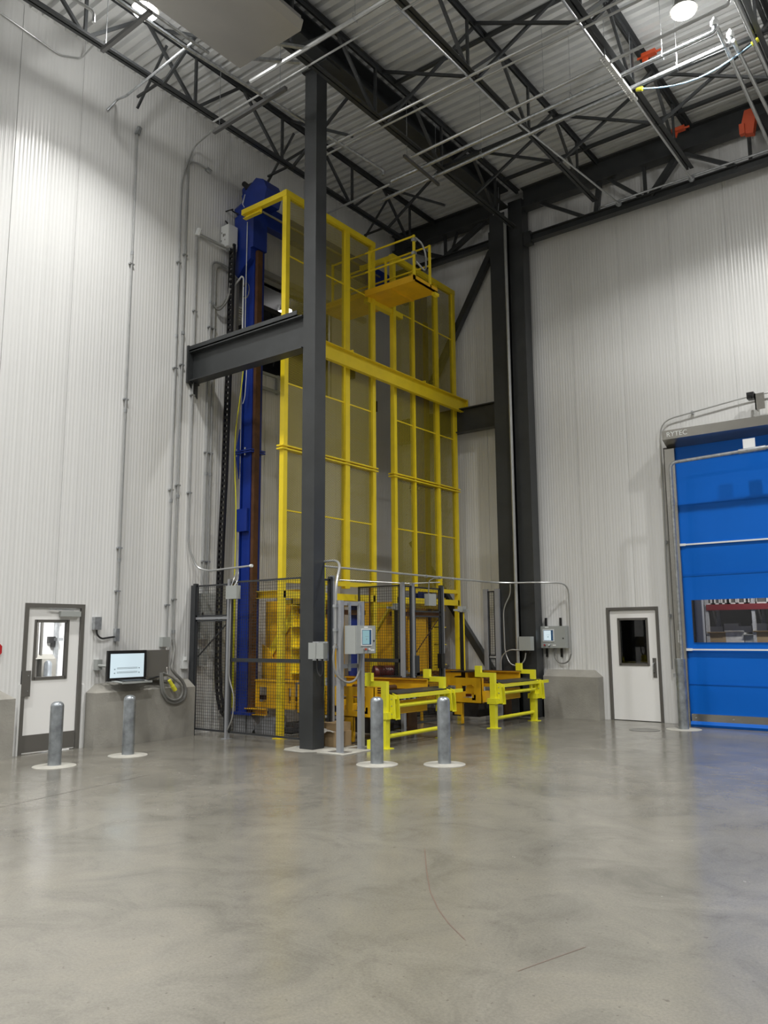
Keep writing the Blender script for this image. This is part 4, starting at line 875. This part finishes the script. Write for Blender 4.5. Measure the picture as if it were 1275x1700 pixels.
obj('corner_label', MB().box(-11.41, -11.365, 9.786, 9.79, 9.08, 9.13), 'black', t)
for k in range(3): obj('gland', MB().cyl((-11.34+.04*k, 9.88, 9.06), (-11.34+.04*k, 9.88, 9.0), .011, 8), 'galv', t)
obj('mounting_arm', MB().box(-11.34, -11.26, 10.02, 10.10, 9.15, 9.35), 'blue', t)

# cable chain
t = thing('cable_chain', 'black ladder like cable chain hanging between the left wall and the blue mast', 'cable chain', (-11.3, 9.9, .3))
path = [(-11.223, 9.12), (-11.24, 7.98), (-11.247, 6.78), (-11.275, 5.62), (-11.302, 4.48), (-11.346, 3.37), (-11.365, 2.27), (-11.355, 1.20), (-11.32, .68), (-11.23, .40), (-11.08, .28)]
pts = [V((x, 9.92, z_)) for x, z_ in path]; dense = []
for i in range(len(pts)-1):
    L = (pts[i+1]-pts[i]).length; nn = max(1, int(L/.1))
    for k in range(nn): dense.append(pts[i].lerp(pts[i+1], k/nn))
dense.append(pts[-1])
mb = MB()
for i in range(len(dense)-1):
    d = (dense[i+1]-dense[i]).normalized(); s_ = V((-d.z, 0, d.x)); q = dense[i]+d*.02
    mb.bar(q-s_*.05, q+s_*.05, .05, .045, up=(0, 1, 0))
for dx in (-.055, .055):
    for i in range(len(dense)-1):
        d = (dense[i+1]-dense[i]).normalized(); s_ = V((d.z, 0, -d.x))*(-1)
        mb.bar(dense[i]+s_*dx, dense[i+1]+s_*dx+d*.004, .030, .05, up=(0, 1, 0))
obj('chain_band', mb, 'black', t)

# carriages at floor level
def carriage(y0, sgn, label):
    """fork carriage; y0 = mast side, sgn = direction of its body along the wall"""
    Y = lambda q: y0+sgn*q
    t = thing('lift_carriage', label, 'carriage', (-10.3, Y(.6), .3), 'lift carriages')
    def B(x0, x1, q0, q1, z0, z1, mb=None):
        mb = mb or MB(); a_, b_ = sorted((Y(q0), Y(q1))); return mb.box(x0, x1, a_, b_, z0, z1)
    side = B(-10.80, -9.84, .0, .03, .42, .52); B(-10.80, -9.84, 0, .03, .78, .88, side)
    for x0, x1 in ((-10.80, -10.70), (-10.50, -10.22), (-10.08, -9.98), (-9.92, -9.84)): B(x0, x1, 0, .03, .52, .78, side)
    obj('side_plate', side, 'amber', t)
    obj('top_flange', B(-10.80, -9.80, -.02, .12, .88, .905), 'amber', t)
    obj('box_column', B(-9.99, -9.86, .25, .30, .9, 2.35, B(-10.02, -9.995, .1, .34, .9, 2.35)), 'yellow', t)
    for z_ in (1.02, 1.45, 1.82, 2.18): obj('step_plate', B(-10.0, -9.84, .04, .30, z_, z_+.018), 'yellow', t)
    obj('gusset_plate', MB().slab([(-11.0, Y(.35), .9), (-11.0, Y(.35), 1.52), (-10.85, Y(.35), 1.45), (-10.45, Y(.35), .9)], (0, .02*sgn, 0)), 'amber', t)
    obj('back_panel', B(-11.0, -10.04, .44, .47, .9, 2.30), 'amber', t)
    obj('rear_panel', B(-11.15, -9.95, 1.42, 1.46, .9, 2.36), 'amber', t)
    obj('front_panel', B(-9.93, -9.90, .72, 1.36, .92, 2.30), 'amber', t)
    obj('diagonal_plate', MB().slab([(-10.95, Y(.40), 1.35), (-10.80, Y(.40), 1.30), (-10.10, Y(.40), 2.12), (-10.25, Y(.40), 2.20)], (0, .03*sgn, 0)), 'yellow', t)
    obj('head_channel', MB().chan((-10.95, Y(.10), 2.40), (-9.80, Y(.10), 2.40), .13, .12), 'yellow', t)
    obj('head_frame', B(-10.35, -9.82, .1, 1.9, 2.22, 2.30), 'yellow', t)
    obj('cross_head', B(-9.94, -9.84, .2, 1.95, 2.05, 2.14), 'rust', t)
    obj('fork_end', MB().chan((-10.90, Y(-.06), .36), (-10.42, Y(-.06), .36), .11, .10), 'amber', t, 'orange open fork end')
    for q in (.3, 1.0, 1.6): obj('fork_beam', B(-10.9, -9.85, q, q+.10, .40, .52), 'amber', t)
    obj('deck_rail', B(-10.85, -9.82, .15, .22, .55, .62, B(-10.85, -9.82, 1.5, 1.57, .55, .62)), 'rust', t)
    obj('base_skid', B(-10.7, -10.0, .1, 1.7, .02, .10), 'dark', t)
    return t
carriage(10.30, 1, 'yellow lift carriage at floor level inside the left cage, behind the wire fence')
carriage(15.10, -1, 'yellow lift carriage at floor level inside the right cage, behind the narrow gate')
t = thing('guard_plate', 'dark blue plate with a rounded top corner beside the near cage post', 'plate', (-9.95, 12.1, 0))
obj('plate', MB().slab([(-9.94, 11.86, .3), (-9.94, 12.28, .3), (-9.94, 12.28, 2.18), (-9.94, 12.24, 2.26), (-9.94, 12.15, 2.30), (-9.94, 11.86, 2.30)], (.02, 0, 0)), 'blue', t)
t = thing('lower_brace', 'yellow diagonal floor brace of the right cage seen behind the fence', 'brace', (-9.9, 13.5, 0))
obj('bar', MB().bar((-9.9, 13.1, 2.2), (-10.9, 13.4, 1.2), .06, .06), 'yellow', t)
for y, x, z0, z1, lb, nm in ((13.68, -11.40, 7.70, 8.66, 'narrow pale strip on the left wall behind the left cage above the yellow beam', 'a'), (14.50, -11.40, 7.10, 8.68, 'narrow pale strip on the left wall in the gap between the cages', 'b')):
    t = thing('wall_strip', lb, 'strip', (x, y, z0)); obj('strip', MB().box(XW, XW+.05, y-.03, y+.05, z0, z1), 'white', t); obj('lower_end', MB().box(XW, XW+.10, y-.05, y+.10, z0-.25, z0), 'black', t)

# ------------------------------------------------------------------ chain conveyors
def conveyor(y0, label, plug):
    t = thing('pallet_conveyor', label, 'conveyor', (-8.4, y0+.8, 0), 'yellow pallet conveyors')
    XE = -7.57
    for q, s_ in ((0, 1), (1.56, -1)):
        y = y0+q
        lg = obj('leg', MB().slab([(XE-.05, y-.05, .01), (XE+.05, y-.05, .01), (XE+.06, y-.05, .44), (XE-.06, y-.05, .44)], (0, .10, 0)), 'lime', t)
        obj('foot_plate', MB().box(XE-.10, XE+.10, y-.09, y+.09, 0, .012), 'lime', lg)
        obj('leg_clamp', MB().box(XE-.09, XE+.09, y-.07, y+.07, .43, .53), 'lime', t)
        obj('guide_stop', MB().slab([(XE-.05, y-.03, .53), (XE+.05, y-.03, .53), (XE+.05, y-.03, .98), (XE-.24, y-.03, .98), (XE-.24, y-.03, 1.10), (XE-.36, y-.03, 1.10), (XE-.36, y-.03, .90), (XE-.05, y-.03, .90)], (0, .07, 0)), 'lime', t)
        br = obj('roller_bracket', MB().slab([(XE+.04, y+.05, .42), (XE+.16, y+.05, .42), (XE+.14, y+.05, .76), (XE+.02, y+.05, .80)], (0, .015, 0)).slab([(XE+.04, y+.16, .42), (XE+.16, y+.16, .42), (XE+.14, y+.16, .76), (XE+.02, y+.16, .80)], (0, .015, 0)).box(XE+.04, XE+.16, y+.05, y+.175, .42, .435), 'lime', t)
        for z_ in (.50, .62, .72): obj('bolt_head', MB().cyl((XE+.09, y+.05, z_), (XE+.09, y+.042, z_), .011, 8), 'galv', br)
    obj('end_bar', MB().box(XE+.06, XE+.11, y0+.08, y0+2.02, .715, .77), 'lime', t)
    obj('end_pipe', MB().cyl((XE+.05, y0+.1, .61), (XE+.05, y0+1.5, .61), .032, 10), 'lime', t)
    obj('bar_stub', MB().box(XE+.05, XE+.09, y0+1.30, y0+1.35, .60, .73), 'lime', t)
    obj('floor_tie', MB().cyl((XE, y0+.04, .17), (XE, y0+1.52, .17), .032, 10), 'lime', t)
    obj('transfer_plate', MB().slab([(XE+.05, y0+.25, .775), (XE+.05, y0+1.85, .775), (XE-.22, y0+1.70, .80), (XE-.22, y0+.2, .80)], (0, 0, .02)), 'roller', t, 'dark grey transfer plate')
    obj('end_beam', MB().box(-7.86, -7.80, y0+.12, y0+1.45, .44, .64), 'amber', t)
    # near side plate with two openings
    y = y0+.20; s = MB(); z0, z1 = .40, .865
    s.box(-9.55, -7.93, y, y+.012, z0, .50).box(-9.55, -7.93, y, y+.012, .74, z1)
    for xa, xb in ((-9.55, -9.32), (-9.10, -8.68), (-8.50, -8.36), (-8.10, -7.93)): s.box(xa, xb, y, y+.012, .50, .74)
    s.box(-9.55, -7.93, y, y+.06, z0, z0+.012).box(-7.94, -7.93, y, y+.08, z0, z1)
    sp = obj('side_plate', s, 'amber', t)
    obj('sprocket', MB().cyl((-8.23, y+.08, .64), (-8.23, y+.10, .64), .10, 16), 'amber', sp); obj('drive_label', MB().box(-8.29, -8.18, y+.02, y+.05, .52, .57), 'maroon', sp)
    for x in (-8.42, -9.35): obj('support_foot', MB().box(x-.12, x+.06, y+.01, y+.03, .18, .40).box(x+.03, x+.06, y, y+.06, .02, .40), 'amber', t)
    # far side rail and chain tracks
    obj('far_rail', MB().box(-9.55, -7.80, y0+1.46, y0+1.475, .74, .93).box(-9.55, -7.80, y0+1.40, y0+1.475, .93, .94), 'amber', t)
    obj('far_rail_cap', MB().box(-9.55, -7.80, y0+1.44, y0+1.52, .94, .955), 'rust', t)
    for q in (.42, .85, 1.28):
        tr_ = obj('chain_track', MB().box(-9.6, -7.70, y0+q-.03, y0+q+.03, .70, .76), 'amber', t); obj('chain', MB().box(-9.6, -7.72, y0+q-.012, y0+q+.012, .76, .785), 'rust', tr_)
    for x in (-9.4, -8.7, -8.1): obj('cross_member', MB().box(x-.04, x+.04, y0+.2, y0+1.46, .46, .56), 'amber', t)
    for x in (-9.0, -8.35): obj('carry_roller', MB().cyl((x, y0+1.0, .80), (x, y0+1.30, .80), .045, 12), 'rust', t)
    obj('drive_unit', MB().box(-8.9, -8.3, y0+.7, y0+1.2, .10, .36), 'dark', t)
    obj('inner_plate', MB().box(-8.0, -7.97, y0+1.15, y0+1.4, .05, .44), 'rust', t)
    return t
conveyor(9.88, "near yellow pallet conveyor right behind the pair of bollards", 0)
conveyor(13.10, 'far yellow pallet conveyor sticking out in front of the paired columns', 1)
t = thing('gear_motor', 'dark red gear motor beside the middle fence posts above the near conveyor', 'motor', (-9.1, 12.0, .9))
obj('body', MB().cyl((-9.25, 11.75, 1.0), (-9.0, 12.1, 1.0), .13, 14).box(-9.2, -8.95, 12.0, 12.25, .85, 1.02), 'maroon', t)
obj('mount', MB().box(-9.3, -8.9, 11.7, 12.3, .02, .86), 'dark', t)
for y, lb in ((12.0, 'light curtain post beside the left cage with a grey clamp on top'), (14.22, 'light curtain post beside the right cage with a grey clamp on top')):
    t = thing('light_curtain', lb, 'light curtain', (-8.9, y, .95), 'light curtain posts')
    obj('yellow_housing', MB().box(-8.93, -8.87, y-.005, y+.045, .95, 2.12), 'yellow', t); obj('black_window', MB().box(-8.93, -8.87, y-.05, y-.005, .95, 2.14), 'black', t)
    obj('clamp', MB().box(-8.96, -8.84, y-.06, y+.07, 2.12, 2.24).box(-8.94, -8.90, y-.26, y+.26, 2.14, 2.18), 'box', t)
    obj('foot_bracket', MB().box(-9.0, -8.6, y-.32, y+.40, .93, .955).box(-8.93, -8.87, y-.03, y+.03, .5, .93), 'black', t)

# ------------------------------------------------------------------ wire fences
def net(mb, f, u0, u1, z0, z1, p=.05, r=.0022):
    n = max(1, round((u1-u0)/p)); m = max(1, round((z1-z0)/p))
    for i in range(1, n): u = u0+(u1-u0)*i/n; A = f(u); mb.box(A[0]-r, A[0]+r, A[1]-r, A[1]+r, z0, z1)
    for j in range(1, m):
        z_ = z0+(z1-z0)*j/m; A, B = f(u0), f(u1)
        mb.box(min(A[0], B[0])-(r if A[0] == B[0] else 0), max(A[0], B[0])+(r if A[0] == B[0] else 0), min(A[1], B[1])-(r if A[1] == B[1] else 0), max(A[1], B[1])+(r if A[1] == B[1] else 0), z_-r, z_+r)
    return mb
def panel(t, f, u0, u1, z0, z1, mids=(), fw=.03):
    """framed wire panel standing on the line f(u)"""
    A, B = f(u0), f(u1)
    def bb(ua, ub, za, zb, mb):
        A, B = f(ua), f(ub); e = .012
        ex = e if A[0] == B[0] else 0; ey = e if A[1] == B[1] else 0
        return mb.box(min(A[0], B[0])-ex, max(A[0], B[0])+ex, min(A[1], B[1])-ey, max(A[1], B[1])+ey, za, zb)
    m_ = MB(); bb(u0, u0+fw, z0, z1, m_); bb(u1-fw, u1, z0, z1, m_); bb(u0, u1, z0, z0+fw, m_); bb(u0, u1, z1-fw, z1, m_)
    fr = obj('panel_frame', m_, 'fence', t)
    for z_ in mids: obj('mid_rail', bb(u0, u1, z_-.03, z_+.03, MB()), 'fence', fr)
    obj('wire_mesh', net(MB(), f, u0, u1, z0, z1), 'wire', t, smooth=False)
YF_ = 9.33
f1 = lambda u: (u, YF_)
t = thing('wire_fence', 'grey and black wire mesh fence from the left wall to the free standing column', 'fence', (-10, YF_, 0))
for x, mt_, w_, h_ in ((-11.30, 'fence', .06, 2.58), (-10.42, 'greypost', .05, 2.62), (-8.72, 'greypost', .045, 2.62)):
    p = obj('fence_post', MB().box(x-w_/2, x+w_/2, YF_-.04, YF_+.03, .0, h_), mt_, t)
    if mt_ == 'greypost': obj('foot_plate', MB().box(x-.07, x+.07, YF_-.07, YF_+.07, 0, .012), 'greypost', p)
obj('filler_post', MB().box(-11.40, -11.33, YF_-.03, YF_+.03, 0, 2.55), 'fence', t)
panel(t, f1, -11.27, -10.46, .10, 1.95); panel(t, f1, -11.27, -10.46, 2.0, 2.55); panel(t, f1, -10.38, -8.76, .10, 2.58, mids=(1.28,))
obj('mid_rail', MB().box(-11.27, -10.44, YF_-.015, YF_+.015, 1.955, 1.995), 'greypost', t)
obj('diagonal_rod', MB().bar((-11.25, YF_+.04, 1.32), (-10.46, YF_+.04, 1.93), .015, .02), 'fence', t)
t = thing('junction_box', 'small grey junction box on the post of the fence in front of the blue mast', 'junction box', (-10.3, 9.26, 2.25))
obj('body', MB().box(-10.38, -10.12, 9.20, 9.29, 2.28, 2.50), 'box', t)
obj('lead', MB().tube([(-10.30, 9.25, 2.50), (-10.30, 9.3, 2.62), (-10.36, 9.40, 2.72), (-10.36, 9.42, 2.81)], .010, 6, .05), 'galv', t)
obj('lead', MB().tube([(-10.22, 9.25, 2.50), (-10.20, 9.3, 2.60), (-10.32, 9.42, 2.70), (-10.33, 9.42, 2.81)], .010, 6, .05), 'galv', t)
obj('down_pipe', MB().tube([(-10.33, 9.27, 2.28), (-10.34, 9.27, 1.0), (-10.24, 9.30, .7), (-10.26, 9.3, .35), (-10.38, 9.3, .15)], .011, 6, .1), 'pipe', t)

X2 = -8.60; f2 = lambda u: (X2, u)
t = thing('wire_fence', 'short wire fence panel right behind the free standing column beside the near conveyor', 'fence', (X2, 9.65, 0))
obj('fence_post', MB().box(X2-.03, X2+.03, 9.84, 9.89, 0, 2.62), 'greypost', t); obj('fence_post', MB().box(X2-.035, X2+.03, 9.79, 9.835, 0, 2.6), 'fence', t)
panel(t, f2, 9.42, 9.79, .10, 2.56)
t = thing('wire_fence', 'wire fence piece with twin grey posts and gate in the middle between the conveyors', 'fence', (X2, 12.3, 0))
for y, mt_ in ((11.76, 'greypost'), (12.06, 'greypost'), (13.0, 'fence')):
    obj('fence_post', MB().box(X2-.03, X2+.03, y-.035, y+.035, 0, 2.60), mt_, t)
obj('fence_post', MB().box(X2-.028, X2+.032, 13.035, 13.06, 0, 2.58), 'greypost', t)
panel(t, f2, 11.80, 12.02, .1, 2.55); panel(t, f2, 12.12, 12.95, .1, 2.02); panel(t, f2, 12.12, 12.95, 2.08, 2.54)
obj('gate_rod', MB().bar((X2-.03, 12.14, 1.30), (X2-.03, 12.93, 1.95), .012, .016), 'rust', t)
obj('lock_box', MB().box(X2-.08, X2+.05, 12.08, 12.20, .95, 1.30), 'fence', t); obj('gate_handle', MB().box(X2, X2+.09, 12.86, 12.97, 1.05, 1.32), 'black', t)
obj('hinge_cover', MB().box(X2-.03, X2+.05, 12.11, 12.20, .93, 1.0), 'fence', t)
t = thing('wire_fence', 'wire fence running back from the twin grey posts towards the left cage', 'fence', (-9.1, 11.8, 0))
f3 = lambda u: (u, 11.74)
panel(t, f3, -9.60, -8.64, .1, 2.56, mids=(1.22,)); obj('centre_bar', MB().box(-9.34, -9.32, 11.73, 11.75, 1.22, 2.56), 'rust', t)
t = thing('junction_box', 'small grey junction box on top of the gate between the conveyors', 'junction box', (X2+.06, 12.6, 2.2))
obj('body', MB().box(X2+.02, X2+.12, 12.42, 12.66, 2.20, 2.42), 'box', t); obj('lead', MB().tube([(X2+.06, 12.5, 2.42), (X2+.06, 12.52, 2.66), (X2+.05, 12.7, 2.72), (X2+.03, 12.9, 2.72)], .011, 6, .06), 'hose', t)
t = thing('wire_fence', 'narrow wide framed wire panel between the far cage and the paired columns', 'fence', (-8.6, 15.15, 0))
f4 = lambda u: (u, 15.12)
for x in (-8.86, -8.58): obj('fence_post', MB().box(x-.05, x+.05, 15.09, 15.15, 0, 2.62), 'greypost', t)
panel(t, f4, -8.81, -8.63, .10, 1.18); panel(t, f4, -8.81, -8.63, 1.22, 2.58)

# ------------------------------------------------------------------ control stand
t = thing('control_stand', 'two legged grey strut stand carrying the control panel beside the near conveyor', 'stand', (-7.85, 9.43, 0))
for y in (9.19, 9.67):
    p = obj('stand_leg', MB().box(-7.90, -7.82, y-.038, y+.038, .012, 2.18 if y > 9.3 else 2.18), 'greypost', t); obj('foot_plate', MB().box(-8.02, -7.70, y-.09, y+.09, 0, .014), 'galv', p)
for z_ in (2.14, 1.22): obj('cross_strut', MB().box(-7.89, -7.83, 9.22, 9.64, z_-.03, z_+.03), 'greypost', t)
for y in (9.34, 9.58): obj('threaded_rail', MB().box(-7.82, -7.79, y-.015, y+.015, 1.15, 2.15), 'galv', t)
touch_panel((-7.58, 9.22, 1.40), (0, 1, 0), (1, 0, 0), .46, .41, .22, 'grey control panel with a teal screen on the two legged stand near the column', 'screen2',
            (.13, .33, .14, .34), [(.19, .065, 'orange'), (.27, .065, 'white')], [(.18, .375, .09), (.34, .04, .08)])
t = pipe('stand_conduit', "pale conduit curving from the column down the control stand, with a loop below", 'conduit',
         [(-8.45, 9.40, 2.80), (-7.98, 9.36, 2.80), (-7.90, 9.14, 2.45), (-7.90, 9.13, 1.55)], .020, bend=.22)
obj('flex_loop', MB().tube([(-7.90, 9.13, 1.56), (-7.88, 9.05, 1.35), (-7.84, 9.06, 1.10), (-7.74, 9.20, .98), (-7.70, 9.36, 1.02), (-7.70, 9.44, 1.15), (-7.70, 9.45, 1.40)], .017, 8, .12), 'hose', t)
for z_ in (2.1, 1.75, 1.5): obj('clamp', MB().box(-7.93, -7.87, 9.10, 9.16, z_-.02, z_+.02), 'galv', t)
t = thing('junction_box', 'grey junction box on the face of the free standing column with short cables under it', 'junction box', (-8.2, 9.13, 1.33))
obj('body', MB().box(-8.34, -8.06, 9.04, 9.14, 1.33, 1.56).box(-8.345, -8.20, 9.03, 9.04, 1.325, 1.565), 'box', t)
obj('back_plate', MB().box(-8.36, -8.06, 9.14, 9.16, 1.30, 1.58), 'galv', t)
obj('cable', MB().tube([(-8.22, 9.09, 1.33), (-8.22, 9.09, 1.15), (-8.14, 9.09, 1.05), (-8.10, 9.09, 1.16), (-8.12, 9.09, 1.33)], .014, 8, .06), 'rubber', t)
t = thing('drop_cable', 'thin grey cable dropping from the conduit behind the column', 'cable', (-8.5, 9.5, 2.3))
obj('tube', MB().tube([(-8.42, 9.45, 2.76), (-8.42, 9.46, 2.55), (-8.46, 9.50, 2.35), (-8.55, 9.52, 2.15)], .010, 6, .08), 'galv', t)
t = thing('guide_post', 'small yellow green post top beside the column over the near fence', 'post', (-8.9, 9.95, 2.5))
obj('post', MB().box(-9.0, -8.93, 10.02, 10.07, 0, 2.85).cyl((-8.965, 10.035, 2.85), (-8.965, 10.035, 2.95), .012, 6), 'lime', t)

struct('trim_6', MB().slab([(-8.12, 8.98, .001), (-7.62, 8.98, .001), (-7.62, 9.86, .001), (-8.12, 9.86, .001)], (0, 0, .010)), 'pad')
# carton and litter behind the column
t = thing('cardboard_box', 'open cardboard box with crumpled pale wrap behind the foot of the free standing column', 'box', (-8.4, 9.72, 0))
obj('carton', MB().box(-8.70, -8.28, 9.58, 9.95, 0, .22), 'card', t)
obj('inner_carton', MB().box(-8.66, -8.32, 9.66, 9.98, .22, .34), 'card', t)
pp = []
random.seed(3)
for i in range(9):
    for j in range(5): pp.append((-8.74+.055*i, 9.52+.08*j, .235+random.uniform(0, .06)-.008*i))
obj('wrap', MB().add(pp+[(p[0], p[1], p[2]-.012) for p in pp], [(i*5+j, (i+1)*5+j, (i+1)*5+j+1, i*5+j+1) for i in range(8) for j in range(4)]), 'paper', t)
text('box_lettering', 'KE', .10, 'black', t, (-8.278, 9.66, .05), (0, 1, 0), (0, 0, 1), .001)
tag(obj('stop_block', MB().box(-7.74, -7.68, 9.66, 9.74, 0, .14), 'lime'), 'small yellow green block on the floor behind the left bollard of the pair', 'block')
